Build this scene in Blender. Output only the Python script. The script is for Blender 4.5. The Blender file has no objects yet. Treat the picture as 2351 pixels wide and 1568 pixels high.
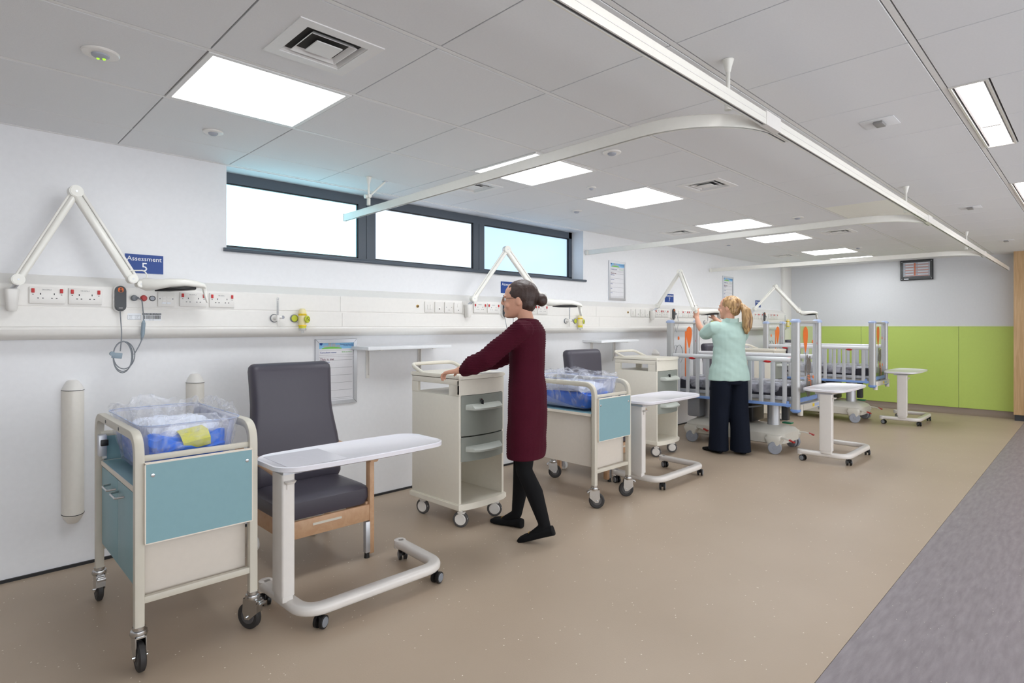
import bpy, bmesh, math, random
from mathutils import Vector, Matrix, noise
random.seed(7)
S = bpy.context.scene
COL = S.collection
PI = math.pi

# ---------------------------------------------------------------- camera / exposure / world
CAM_H = 1.313
TH = 0.792951673
cd = bpy.data.cameras.new('camera'); cam = bpy.data.objects.new('camera', cd); COL.objects.link(cam)
cam.location = (0, 0, CAM_H); cam.rotation_euler = (PI/2, 0, TH - PI/2)
cd.sensor_width = 36; cd.lens = 1333.8/2351*36; cd.shift_y = -(784-748.68)/2351
cd.clip_start = .05; cd.clip_end = 60
S.camera = cam
S.view_settings.view_transform = 'Standard'; S.view_settings.look = 'None'
S.view_settings.exposure = 0.12; S.view_settings.gamma = 1; S.view_settings.use_curve_mapping = False
W = bpy.data.worlds.new('sky'); S.world = W; W.use_nodes = True
W.node_tree.nodes['Background'].inputs[0].default_value = (.62, .8, 1, 1)
W.node_tree.nodes['Background'].inputs[1].default_value = 1.0
LAMP_E = 10.0        # ceiling panel emission
STRIP_E = 11.0      # corridor fitting emission
WIN_E = (0.88, 1.06, 1.26)

# ---------------------------------------------------------------- materials
def lin(c):
    c = c/255.0 if c > 1 else c
    return c/12.92 if c <= .04045 else ((c+.055)/1.055)**2.4
def rgb(r, g, b): return (lin(r), lin(g), lin(b), 1)
M = {}
def mat(name, col, rough=.5, metal=0, var=.03, scale=40, bump=0, bscale=200, coat=0, spec=.5, sheen=0):
    m = bpy.data.materials.new(name); m.use_nodes = True; nt = m.node_tree; n = nt.nodes; b = n['Principled BSDF']
    b.inputs['Roughness'].default_value = rough; b.inputs['Metallic'].default_value = metal
    b.inputs['Specular IOR Level'].default_value = spec
    if coat: b.inputs['Coat Weight'].default_value = coat; b.inputs['Coat Roughness'].default_value = .1
    if sheen: b.inputs['Sheen Weight'].default_value = sheen
    c = rgb(*col)
    tc = n.new('ShaderNodeTexCoord'); no = n.new('ShaderNodeTexNoise'); no.inputs['Scale'].default_value = scale
    no.inputs['Detail'].default_value = 3
    nt.links.new(tc.outputs['Object'], no.inputs['Vector'])
    mx = n.new('ShaderNodeMix'); mx.data_type = 'RGBA'
    mx.inputs[6].default_value = tuple(x*(1-var) for x in c[:3])+(1,)
    mx.inputs[7].default_value = tuple(min(1, x*(1+var)) for x in c[:3])+(1,)
    nt.links.new(no.outputs[0], mx.inputs[0]); nt.links.new(mx.outputs[2], b.inputs['Base Color'])
    if bump:
        n2 = n.new('ShaderNodeTexNoise'); n2.inputs['Scale'].default_value = bscale; n2.inputs['Detail'].default_value = 4
        nt.links.new(tc.outputs['Object'], n2.inputs['Vector'])
        bp = n.new('ShaderNodeBump'); bp.inputs['Strength'].default_value = bump; bp.inputs['Distance'].default_value = .004
        nt.links.new(n2.outputs[0], bp.inputs['Height']); nt.links.new(bp.outputs[0], b.inputs['Normal'])
    M[name] = m; return m
def emis(name, col, s):
    m = bpy.data.materials.new(name); m.use_nodes = True; nt = m.node_tree; nt.nodes.clear()
    e = nt.nodes.new('ShaderNodeEmission'); o = nt.nodes.new('ShaderNodeOutputMaterial')
    e.inputs[0].default_value = tuple(col)+(1,); e.inputs[1].default_value = s
    nt.links.new(e.outputs[0], o.inputs[0]); M[name] = m; return m

mat('wall_paint', (236, 236, 238), .45, bump=.05, bscale=300)
mat('wall_upper', (218, 219, 221), .5)
mat('ceiling_tile', (236, 237, 238), .9, var=.03, scale=120, bump=.15, bscale=500)
mat('ceiling_cream', (246, 246, 236), .9)
mat('grid_metal', (240, 239, 237), .5)
mat('void_dark', (60, 58, 56), .9)
mat('white_plastic', (236, 233, 228), .32, coat=.2)
mat('guard_white', (240, 235, 226), .45)
mat('trunk_white', (240, 237, 232), .4)
mat('lamp_white', (240, 238, 230), .3, coat=.3)
mat('cream_metal', (208, 202, 188), .4)
mat('cream_board', (214, 205, 194), .5)
mat('teal_laminate', (132, 170, 178), .45)
mat('board_edge', (236, 226, 212), .5)
mat('upholstery', (70, 66, 76), .42, bump=.12, bscale=400)
mat('table_white', (232, 230, 236), .25, coat=.3)
mat('table_base', (226, 221, 216), .3, coat=.2)
mat('locker_cream', (234, 228, 214), .35)
mat('locker_grey', (140, 144, 136), .4)
mat('locker_handle', (186, 190, 182), .35)
mat('chrome', (200, 200, 200), .18, metal=1)
mat('satin_metal', (205, 207, 212), .35, metal=.6)
mat('alu', (192, 192, 192), .38, metal=.35)
mat('rubber', (48, 46, 46), .6)
mat('tyre_grey', (84, 82, 82), .6)
mat('wheel_grey', (150, 154, 164), .45)
mat('black', (22, 22, 24), .4)
mat('dark_grey', (60, 62, 66), .4)
mat('frame_grey', (78, 86, 96), .4)
mat('red', (196, 30, 32), .35)
mat('red_dark', (172, 40, 34), .4)
mat('blue_sign', (8, 62, 140), .4)
mat('sign_white', (240, 242, 245), .5)
mat('ink_blue', (30, 60, 150), .5)
mat('ink_plum', (110, 30, 70), .5)
mat('ink_grey', (120, 120, 125), .5)
mat('ink_black', (30, 30, 32), .5)
mat('paper', (226, 225, 228), .6)
mat('sky_print', (140, 195, 232), .6)
mat('hill_print', (120, 200, 90), .6)
mat('building_print', (176, 180, 190), .6)
mat('shield_print', (20, 70, 150), .6)
mat('yellow', (244, 208, 30), .4)
mat('pale_yellow', (238, 224, 170), .35)
mat('gauge_face', (206, 214, 60), .4)
mat('cable_grey', (130, 134, 140), .5)
mat('clip_grey', (140, 156, 168), .5)
mat('orange', (232, 112, 40), .45)
mat('bin_grey', (150, 152, 158), .4, metal=.3)
mat('cot_blue', (126, 160, 220), .4)
mat('cot_cap', (176, 192, 226), .4)
mat('cot_slat', (205, 207, 212), .38, metal=.2)
mat('cot_rail', (226, 227, 230), .35)
mat('cot_base', (214, 210, 200), .4)
mat('mattress_dark', (44, 44, 56), .4, bump=.3, bscale=30)
mat('blue_sheet', (6, 116, 240), .38, bump=.7, bscale=14)
mat('white_sheet', (226, 232, 248), .5, bump=.5, bscale=18)
mat('label_yellow', (220, 215, 70), .5)
mat('green_part', (20, 120, 80), .4)
mat('skin', (214, 160, 134), .5, var=.06, scale=20)
mat('burgundy_knit', (72, 12, 32), .85, var=.1, scale=200, bump=.6, bscale=160, spec=.2)
mat('black_cloth', (18, 18, 20), .85, spec=.2)
mat('navy_cloth', (16, 22, 36), .85, spec=.2)
mat('mint_cloth', (184, 211, 202), .75, bump=.5, bscale=14)
mat('hair_dark', (60, 42, 36), .5, var=.3, scale=60, bump=.5, bscale=120)
mat('gold', (190, 150, 80), .3, metal=1)
mat('sensor_grey', (150, 148, 146), .5)
emis('led_green', (.35, .8, .05), 1.5)
emis('panel_light', (.94, .975, 1.0), LAMP_E)
emis('strip_light', (1, .95, .92), STRIP_E)

def wood(name, c1, c2, sc, stretch):
    m = mat(name, c1, .45); nt = m.node_tree; n = nt.nodes; b = n['Principled BSDF']
    tc = n.new('ShaderNodeTexCoord'); mp = n.new('ShaderNodeMapping'); mp.inputs['Scale'].default_value = stretch
    no = n.new('ShaderNodeTexNoise'); no.inputs['Scale'].default_value = sc; no.inputs['Detail'].default_value = 5; no.inputs['Distortion'].default_value = 1.2
    cr = n.new('ShaderNodeValToRGB'); cr.color_ramp.elements[0].position = .35; cr.color_ramp.elements[1].position = .65
    cr.color_ramp.elements[0].color = rgb(*c1); cr.color_ramp.elements[1].color = rgb(*c2)
    nt.links.new(tc.outputs['Object'], mp.inputs[0]); nt.links.new(mp.outputs[0], no.inputs['Vector'])
    nt.links.new(no.outputs[0], cr.inputs[0]); nt.links.new(cr.outputs[0], b.inputs['Base Color'])
wood('beech', (184, 144, 110), (194, 156, 122), 6, (3, 3, 3))
wood('oak_panel', (196, 160, 118), (214, 180, 138), 3, (14, 14, .8))
def hair(name, dark, light):
    m = mat(name, dark, .4); nt = m.node_tree; n = nt.nodes; b = n['Principled BSDF']
    tc = n.new('ShaderNodeTexCoord'); mp = n.new('ShaderNodeMapping'); mp.inputs['Scale'].default_value = (60, 60, 5)
    no = n.new('ShaderNodeTexNoise'); no.inputs['Scale'].default_value = 1.2; no.inputs['Detail'].default_value = 3
    cr = n.new('ShaderNodeValToRGB'); cr.color_ramp.elements[0].position = .38; cr.color_ramp.elements[1].position = .62
    cr.color_ramp.elements[0].color = rgb(*dark); cr.color_ramp.elements[1].color = rgb(*light)
    nt.links.new(tc.outputs['Object'], mp.inputs[0]); nt.links.new(mp.outputs[0], no.inputs['Vector'])
    nt.links.new(no.outputs[0], cr.inputs[0]); nt.links.new(cr.outputs[0], b.inputs['Base Color'])
    bp = n.new('ShaderNodeBump'); bp.inputs['Strength'].default_value = .5; bp.inputs['Distance'].default_value = .004
    nt.links.new(no.outputs[0], bp.inputs['Height']); nt.links.new(bp.outputs[0], b.inputs['Normal'])
hair('hair_blonde', (128, 92, 58), (206, 168, 118))

def floor_mat(name, base, light, streak):
    m = mat(name, base, .42, spec=.35); nt = m.node_tree; n = nt.nodes; b = n['Principled BSDF']
    tc = n.new('ShaderNodeTexCoord')
    no = n.new('ShaderNodeTexNoise'); no.inputs['Detail'].default_value = 6
    mp = n.new('ShaderNodeMapping')
    mp.inputs['Scale'].default_value = (2.5, 14, 1) if streak else (1, 1, 1)
    no.inputs['Scale'].default_value = 3 if streak else 1.2
    nt.links.new(tc.outputs['Object'], mp.inputs[0]); nt.links.new(mp.outputs[0], no.inputs['Vector'])
    cr = n.new('ShaderNodeValToRGB'); cr.color_ramp.elements[0].position = .3; cr.color_ramp.elements[1].position = .7
    cr.color_ramp.elements[0].color = rgb(*base); cr.color_ramp.elements[1].color = rgb(*light)
    nt.links.new(no.outputs[0], cr.inputs[0])
    vo = n.new('ShaderNodeTexVoronoi'); vo.inputs['Scale'].default_value = 55 if not streak else 90
    nt.links.new(tc.outputs['Object'], vo.inputs['Vector'])
    # only some cells carry a fleck
    sp = n.new('ShaderNodeSeparateColor'); nt.links.new(vo.outputs['Color'], sp.inputs[0])
    g = n.new('ShaderNodeMath'); g.operation = 'GREATER_THAN'; g.inputs[1].default_value = .93 if not streak else .97
    nt.links.new(sp.outputs[0], g.inputs[0])
    l = n.new('ShaderNodeMath'); l.operation = 'LESS_THAN'; l.inputs[1].default_value = .16
    nt.links.new(vo.outputs['Distance'], l.inputs[0])
    mu = n.new('ShaderNodeMath'); mu.operation = 'MULTIPLY'; nt.links.new(g.outputs[0], mu.inputs[0]); nt.links.new(l.outputs[0], mu.inputs[1])
    mx = n.new('ShaderNodeMix'); mx.data_type = 'RGBA'; mx.inputs[7].default_value = rgb(235, 228, 215)
    nt.links.new(mu.outputs[0], mx.inputs[0]); nt.links.new(cr.outputs[0], mx.inputs[6]); nt.links.new(mx.outputs[2], b.inputs['Base Color'])
    n2 = n.new('ShaderNodeTexNoise'); n2.inputs['Scale'].default_value = 160; nt.links.new(tc.outputs['Object'], n2.inputs['Vector'])
    bp = n.new('ShaderNodeBump'); bp.inputs['Strength'].default_value = .12; bp.inputs['Distance'].default_value = .003
    nt.links.new(n2.outputs[0], bp.inputs['Height']); nt.links.new(bp.outputs[0], b.inputs['Normal'])
floor_mat('vinyl_beige', (178, 160, 140), (186, 168, 148), False)
floor_mat('vinyl_grey', (132, 124, 128), (152, 144, 148), True)
mat('coving', (140, 124, 110), .5)
mat('green_clad', (190, 212, 108), .4)
mat('clad_edge', (206, 216, 170), .5)

def film(name, tint, lo, hi, scale, streak=(1, 1, 1)):
    m = bpy.data.materials.new(name); m.use_nodes = True; nt = m.node_tree; n = nt.nodes
    b = n['Principled BSDF']; b.inputs['Base Color'].default_value = rgb(*tint); b.inputs['Roughness'].default_value = .12
    out = n['Material Output']; tr = n.new('ShaderNodeBsdfTransparent'); mx = n.new('ShaderNodeMixShader')
    tc = n.new('ShaderNodeTexCoord'); mp = n.new('ShaderNodeMapping'); mp.inputs['Scale'].default_value = streak
    no = n.new('ShaderNodeTexNoise'); no.inputs['Scale'].default_value = scale; no.inputs['Detail'].default_value = 5; no.inputs['Distortion'].default_value = 2
    nt.links.new(tc.outputs['Object'], mp.inputs[0]); nt.links.new(mp.outputs[0], no.inputs['Vector'])
    mr = n.new('ShaderNodeMapRange'); mr.inputs[1].default_value = .45; mr.inputs[2].default_value = .72
    mr.inputs[3].default_value = lo; mr.inputs[4].default_value = hi
    nt.links.new(no.outputs[0], mr.inputs[0]); nt.links.new(mr.outputs[0], mx.inputs[0])
    bp = n.new('ShaderNodeBump'); bp.inputs['Strength'].default_value = 1; bp.inputs['Distance'].default_value = .02
    nt.links.new(no.outputs[0], bp.inputs['Height']); nt.links.new(bp.outputs[0], b.inputs['Normal'])
    nt.links.new(tr.outputs[0], mx.inputs[1]); nt.links.new(b.outputs[0], mx.inputs[2]); nt.links.new(mx.outputs[0], out.inputs[0])
    M[name] = m
film('plastic_film', (240, 242, 252), .03, .45, 11, (1, 1, .6))
film('mattress_film', (222, 223, 236), .25, .8, 4, (1, 1, 1))
def clear(name, tint, fac, rough=.05, fmax=.8):
    m = bpy.data.materials.new(name); m.use_nodes = True; nt = m.node_tree; n = nt.nodes
    out = n['Material Output']; b = n['Principled BSDF']; b.inputs['Base Color'].default_value = rgb(*tint); b.inputs['Roughness'].default_value = rough
    tr = n.new('ShaderNodeBsdfTransparent'); mx = n.new('ShaderNodeMixShader')
    lw = n.new('ShaderNodeLayerWeight'); lw.inputs[0].default_value = .25
    mr = n.new('ShaderNodeMapRange'); mr.inputs[3].default_value = fac; mr.inputs[4].default_value = fmax
    nt.links.new(lw.outputs[0], mr.inputs[0]); nt.links.new(mr.outputs[0], mx.inputs[0])
    no = n.new('ShaderNodeTexNoise'); no.inputs['Scale'].default_value = 3
    bp = n.new('ShaderNodeBump'); bp.inputs['Strength'].default_value = .02; nt.links.new(no.outputs[0], bp.inputs['Height']); nt.links.new(bp.outputs[0], b.inputs['Normal'])
    nt.links.new(tr.outputs[0], mx.inputs[1]); nt.links.new(b.outputs[0], mx.inputs[2]); nt.links.new(mx.outputs[0], out.inputs[0])
    M[name] = m
clear('acrylic', (206, 212, 238), .035, .05, .5)
clear('clear_panel', (222, 226, 230), .05, .05, .22)
clear('print_grey', (120, 112, 106), .5, .4)
clear('print_green', (120, 150, 70), .45, .4)
clear('tube_clear', (230, 232, 236), .25)
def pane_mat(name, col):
    # frosted pane; its own emission stands in for daylight outside
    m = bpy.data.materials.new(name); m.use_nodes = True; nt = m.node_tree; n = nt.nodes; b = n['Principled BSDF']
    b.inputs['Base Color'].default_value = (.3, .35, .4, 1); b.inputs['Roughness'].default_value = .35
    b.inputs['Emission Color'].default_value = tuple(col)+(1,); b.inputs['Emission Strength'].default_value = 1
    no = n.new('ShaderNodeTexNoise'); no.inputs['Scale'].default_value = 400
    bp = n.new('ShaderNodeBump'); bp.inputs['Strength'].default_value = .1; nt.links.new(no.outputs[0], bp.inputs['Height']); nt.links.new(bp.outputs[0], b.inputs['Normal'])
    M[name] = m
pane_mat('frosted_near', (.95, 1.9, 2.2)); pane_mat('frosted_mid', (.75, .86, 1.0)); pane_mat('frosted_far', (.48, .70, .94)); pane_mat('frosted_fill', (2.9, 3.0, 3.1))  # daylight painted per pane by viewing angle; last one is added fill

# ---------------------------------------------------------------- mesh helpers
def rr(wx, wy, r, n=4):
    r = min(r, wx/2-1e-4, wy/2-1e-4); pts = []
    for cx, cy, a0 in ((wx/2-r, wy/2-r, 0), (-wx/2+r, wy/2-r, 90), (-wx/2+r, -wy/2+r, 180), (wx/2-r, -wy/2+r, 270)):
        for k in range(n+1):
            a = math.radians(a0+90*k/n); pts.append((cx+r*math.cos(a), cy+r*math.sin(a)))
    return pts
def fillet(pts, r, n=6):
    P = [Vector(p) for p in pts]; out = [P[0]]
    for i in range(1, len(P)-1):
        a, b, c = P[i-1], P[i], P[i+1]; u = (a-b); v = (c-b)
        d = min(r, u.length*.49, v.length*.49); p = b+u.normalized()*d; q = b+v.normalized()*d
        for k in range(n+1):
            t = k/n; out.append((1-t)**2*p+2*t*(1-t)*b+t*t*q)
    out.append(P[-1]); return out
class MB:
    def __init__(s): s.bm = bmesh.new()
    def box(s, x0, y0, z0, x1, y1, z1, bev=0, seg=2):
        c = [s.bm.verts.new((x, y, z)) for z in (z0, z1) for y in (y0, y1) for x in (x0, x1)]
        f = [(0, 2, 3, 1), (4, 5, 7, 6), (0, 1, 5, 4), (2, 6, 7, 3), (0, 4, 6, 2), (1, 3, 7, 5)]
        F = [s.bm.faces.new([c[i] for i in q]) for q in f]
        if bev:
            E = list({e for g in F for e in g.edges})
            bmesh.ops.bevel(s.bm, geom=E, offset=bev, segments=seg, affect='EDGES', profile=.5)
        return s
    def rings(s, R, caps=True, closed=False):
        V = [[s.bm.verts.new(p) for p in r] for r in R]; n = len(V[0])
        m = len(V) if closed else len(V)-1
        for i in range(m):
            a, b = V[i], V[(i+1) % len(V)]
            for k in range(n):
                s.bm.faces.new((a[k], a[(k+1) % n], b[(k+1) % n], b[k]))
        if caps and not closed:
            s.bm.faces.new(list(reversed(V[0]))); s.bm.faces.new(V[-1])
        return s
    def cyl(s, p, q, r, r2=None, n=16):
        p = Vector(p); q = Vector(q); r2 = r if r2 is None else r2
        t = (q-p).normalized(); a = t.orthogonal().normalized(); b = t.cross(a)
        C = [(math.cos(2*PI*k/n), math.sin(2*PI*k/n)) for k in range(n)]
        return s.rings([[p+a*c*r+b*d*r for c, d in C], [q+a*c*r2+b*d*r2 for c, d in C]])
    def tube(s, pts, r, n=8, closed=False):
        P = [Vector(p) for p in pts]; m = len(P); R = []; a = None
        rad = r if isinstance(r, (list, tuple)) else [r]*m
        for i in range(m):
            if closed: t = (P[(i+1) % m]-P[i-1]).normalized()
            else: t = (P[min(i+1, m-1)]-P[max(i-1, 0)]).normalized()
            a = t.orthogonal().normalized() if a is None else (a-t*a.dot(t)).normalized()
            b = t.cross(a)
            R.append([P[i]+(a*math.cos(2*PI*k/n)+b*math.sin(2*PI*k/n))*rad[i] for k in range(n)])
        return s.rings(R, True, closed)
    def sweep(s, pts, sec, up=(0, 0, 1)):
        P = [Vector(p) for p in pts]; m = len(P); up = Vector(up); R = []
        for i in range(m):
            d0 = (P[i]-P[max(i-1, 0)]); d1 = (P[min(i+1, m-1)]-P[i])
            if d0.length < 1e-9: d0 = d1
            if d1.length < 1e-9: d1 = d0
            t = (d0.normalized()+d1.normalized()).normalized(); side = t.cross(up).normalized()
            k = 1/max(.4, t.dot(d1.normalized())); u = side.cross(t).normalized()
            R.append([P[i]+side*a*k+u*b for a, b in sec])
        return s.rings(R)
    def lathe(s, prof, c=(0, 0, 0), axis='z', n=24):
        c = Vector(c); R = []
        for r, h in prof:
            r = max(r, 1e-4); ring = []
            for k in range(n):
                a = 2*PI*k/n; u, v = r*math.cos(a), r*math.sin(a)
                ring.append(c+Vector({'z': (u, v, h), 'y': (u, h, -v), 'x': (h, u, v)}[axis]))
            R.append(ring)
        return s.rings(R, closed=prof[0][0] > .002 and prof[-1][0] > .002)
    def prism(s, poly, axis, a, b, bev=0):
        def P(u, v, w): return {'z': (u, v, w), 'y': (u, w, v), 'x': (w, u, v)}[axis]
        A = [s.bm.verts.new(P(u, v, a)) for u, v in poly]; B = [s.bm.verts.new(P(u, v, b)) for u, v in poly]
        n = len(poly); F = [s.bm.faces.new(A), s.bm.faces.new(list(reversed(B)))]
        for k in range(n): F.append(s.bm.faces.new((A[k], B[k], B[(k+1) % n], A[(k+1) % n])))
        if bev:
            E = list(set(F[0].edges) | set(F[1].edges))
            bmesh.ops.bevel(s.bm, geom=E, offset=bev, segments=2, affect='EDGES')
        return s
    def loft(s, R, caps=True, n=4):   # (cx, cy, cz, wx, wy, r)
        return s.rings([[(r[0]+u, r[1]+v, r[2]) for u, v in rr(r[3], r[4], r[5], n)] for r in R], caps)
    def ball(s, c, r, sc=(1, 1, 1), n=16, rot=None):
        mtx = Matrix.Translation(c) @ (rot if rot else Matrix.Identity(4)) @ Matrix.Diagonal((r*sc[0], r*sc[1], r*sc[2], 1))
        bmesh.ops.create_uvsphere(s.bm, u_segments=n, v_segments=max(6, n*2//3), radius=1, matrix=mtx); return s
    def rot(s, ang, axis, c=(0, 0, 0)):
        bmesh.ops.rotate(s.bm, verts=s.bm.verts[:], cent=c, matrix=Matrix.Rotation(ang, 3, axis)); return s
    def move(s, v):
        bmesh.ops.translate(s.bm, verts=s.bm.verts[:], vec=v); return s
    def build(s, name, m, parent=None, smooth=True, loc=None):
        bmesh.ops.recalc_face_normals(s.bm, faces=s.bm.faces[:])
        me = bpy.data.meshes.new(name); s.bm.to_mesh(me); s.bm.free()
        me.materials.append(M[m] if isinstance(m, str) else m)
        if smooth:
            me.shade_smooth(); me.set_sharp_from_angle(angle=math.radians(35))
        o = bpy.data.objects.new(name, me); COL.objects.link(o)
        if parent: o.parent = parent
        if loc: o.location = loc
        return o
def tag(o, label=None, cat=None, group=None, kind=None):
    if label: o['label'] = label
    if cat: o['category'] = cat
    if group: o['group'] = group
    if kind: o['kind'] = kind
    return o
def thing(name, label, cat, loc=(0, 0, 0), rz=0, group=None):
    o = bpy.data.objects.new(name, None); o.empty_display_size = .1; COL.objects.link(o)
    o.location = loc; o.rotation_euler = (0, 0, rz); return tag(o, label, cat, group)
def struct(o): o['kind'] = 'structure'; return o
def kids(o): return [c for c in KID.get(o.name, [])]
def copy_tree(o, parent=None, top=True):
    c = o.copy(); COL.objects.link(c)
    if parent: c.parent = parent
    for ch in list(o.children): copy_tree(ch, c, False)
    return c
def dup(src, loc, rz, label, group=None):
    c = copy_tree(src); c.location = loc; c.rotation_euler = (0, 0, rz); c['label'] = label
    if group: c['group'] = group
    return c
TXT = {}
def text(s, size, loc, m, parent, face='-y', name='lettering', ext=.0004, align='LEFT', sx=1):
    cu = bpy.data.curves.new('t', 'FONT'); cu.body = s; cu.size = size; cu.extrude = ext; cu.align_x = align; cu.resolution_u = 2
    t = bpy.data.objects.new('t', cu); COL.objects.link(t)
    bpy.context.view_layer.update()
    me = bpy.data.meshes.new_from_object(t.evaluated_get(bpy.context.evaluated_depsgraph_get()))
    bpy.data.objects.remove(t); bpy.data.curves.remove(cu)
    me.materials.clear(); me.materials.append(M[m]); me.name = name
    rotm = Matrix.Rotation(PI/2, 4, 'X')
    if face == '-x': rotm = Matrix.Rotation(-PI/2, 4, 'Z') @ rotm
    me.transform(Matrix.Translation(loc) @ rotm @ Matrix.Diagonal((sx, 1, 1, 1)))
    o = bpy.data.objects.new(name, me); COL.objects.link(o); o.parent = parent; return o

# ---------------------------------------------------------------- room
WY = 3.942; CZ = 2.347; FX = 10.85; FLY = .743
X0, Y0 = -2.6, -3.2
OX0, OX1, OZ0 = 1.311, 4.965, 1.812            # window opening in wall_left
GX0, GY0, PX, PY = .72, 3.579, .6, .6214       # ceiling grid
fl = struct(MB().box(X0, FLY, -.05, FX, WY, 0).build('floor', 'vinyl_beige'))
f2 = struct(MB().box(X0, Y0, -.05, FX+.6, FLY-.002, -.0005).build('floor', 'vinyl_grey'))
# welded seam lines of the vinyl sheets
for sx in (3.15,): pass
wl = MB().box(X0, WY, 0, OX0, WY+.25, CZ).box(OX1, WY, 0, FX+.2, WY+.25, CZ).box(OX0, WY, 0, OX1, WY+.25, OZ0)
wl.box(OX0, WY+.001, CZ-.006, OX1, WY+.25, CZ+.05).box(OX0, WY+.24, OZ0, OX1, WY+.26, CZ)
wall = struct(wl.build('wall_left', 'wall_paint', smooth=False))
struct(MB().box(X0, WY-.012, 0, 10.45, WY-.001, .0155).build('baseboard_left', 'ink_black', smooth=False))
wf = struct(MB().box(FX, Y0, 0, FX+.2, WY+.2, CZ).build('wall_far', 'wall_upper', smooth=False))
for y0, y1 in ((3.93, 2.79), (2.786, 1.502), (1.498, -.2)):
    MB().box(FX-.012, y1, .098, FX, y0, 1.304, bev=.001, seg=1).build('panel', 'green_clad', wf, False)
struct(MB().box(FX-.016, -.2, 1.304, FX, 3.93, 1.318).build('trim_1', 'clad_edge', smooth=False))
cv = [(FX, .1), (FX-.004, .1), (FX-.012, .045), (FX-.03, .018), (FX-.06, .004), (FX-.06, 0), (FX, 0)]
struct(MB().prism([(a, b) for a, b in cv], 'y', -.2, 3.93).build('baseboard_far', 'coving'))
struct(MB().box(X0-.2, Y0, 0, X0, WY+.2, CZ).build('wall_near', 'wall_upper', smooth=False))
struct(MB().box(X0, Y0-.2, 0, FX+.6, Y0, CZ).build('wall_right', 'wall_upper', smooth=False))
w2 = struct(MB().box(-2.5, Y0, .25, 9.5, Y0+.03, .3).box(-2.5, Y0, 2.2, 9.5, Y0+.03, 2.25).build('fill_window', 'frame_grey', smooth=False))  # added row of unseen windows, glowing to fill the room from the side
for k in range(0, 6):
    MB().box(-2.5+2*k+.03, Y0+.004, .3, -2.5+2*k+1.97, Y0+.012, 2.2).build('pane', 'frosted_fill', w2, False)
    MB().box(-2.5+2*k-.03, Y0, .3, -2.5+2*k+.03, Y0+.03, 2.2).build('mullion', 'frame_grey', w2, False)
# boxed-in column in the corner
struct(MB().box(10.49, 3.895, 0, FX, WY, CZ, bev=.004).build('trim_2', 'trunk_white'))
# oak faced return at the right end of the far wall
ok = tag(MB().box(10.6, Y0, .085, 11.4, .858, 2.372, bev=.003).build('wood_panel', 'oak_panel'), 'tall oak faced wall panel at the right end of the green wall', 'panel')
ok['kind'] = 'structure'; ok.name = 'trim_3'
struct(MB().box(10.64, Y0, 0, 11.4, .85, .085).build('baseboard_right', 'dark_grey', smooth=False))

# ---- ceiling
ce = struct(MB().box(X0, Y0, CZ+.012, FX+.6, WY+.02, CZ+.1).build('ceiling', 'void_dark', smooth=False))
ylines = [GY0-PY*j for j in range(0, 11)]
LIGHTS = [(i, 1) for i in (0, 3, 5, 8, 10, 13, 15)]
VENTS = [(0, 2), (3, 0), (5, 2), (8, 0), (10, 2), (13, 0)]
tm = {}
def tile(x0, y0, x1, y1, m='ceiling_tile'):
    g = .0028; w, h = round(x1-x0-2*g, 4), round(y1-y0-2*g, 4)
    if (w, h, m) not in tm:
        o = MB().box(-w/2, -h/2, 0, w/2, h/2, .012, bev=.0015, seg=1).build('ceiling_tile', m, ce, False); tm[(w, h, m)] = o.data
    else:
        o = bpy.data.objects.new('ceiling_tile', tm[(w, h, m)]); COL.objects.link(o); o.parent = ce
    o.location = ((x0+x1)/2, (y0+y1)/2, CZ)
BAR = .022
imin, imax = -5, 17
def xs(i): return min(GX0+PX*i, FX)
for i in range(imin, imax):
    tile(xs(i), ylines[0]+.002, xs(i+1), WY-.018)
    for j in range(5):
        if (i, j) in LIGHTS or (i, j) in VENTS: continue
        if j == 3 and i in (3, 4, 5): continue
        if j == 3 and i in (8, 9): tile(xs(i), ylines[j+1]+BAR, xs(i+1), ylines[j], 'ceiling_cream'); continue
        tile(xs(i), ylines[j+1]+BAR, xs(i+1), ylines[j])
    for j in (5, 6, 7):
        ytop = ylines[j]
        if j == 5 and i in (0, 1, 4, 5, 8, 9, 12, 13): ytop -= .142
        tile(xs(i), ylines[j+1]+BAR, xs(i+1), ytop)
tile(xs(3), ylines[4]+BAR, xs(6), ylines[3])
for j in range(0, 9):
    MB().box(X0, ylines[j]+.0015 if j else ylines[j]-.0005, CZ+.0005, FX, ylines[j]+BAR-.0015 if j else ylines[j]+.0015, CZ+.009).build('grid_bar', 'grid_metal', ce, False)
MB().box(X0, WY-.018, CZ-.002, FX, WY, CZ+.01).build('edge_trim', 'grid_metal', ce, False)
MB().box(FX-.018, -.2, CZ-.002, FX, WY-.02, CZ+.01).build('edge_trim', 'grid_metal', ce, False)
far_row = tag(MB().box(X0, Y0, CZ, FX, ylines[8]-.004, CZ+.011).build('ceiling_field', 'ceiling_tile', ce, False))

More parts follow.
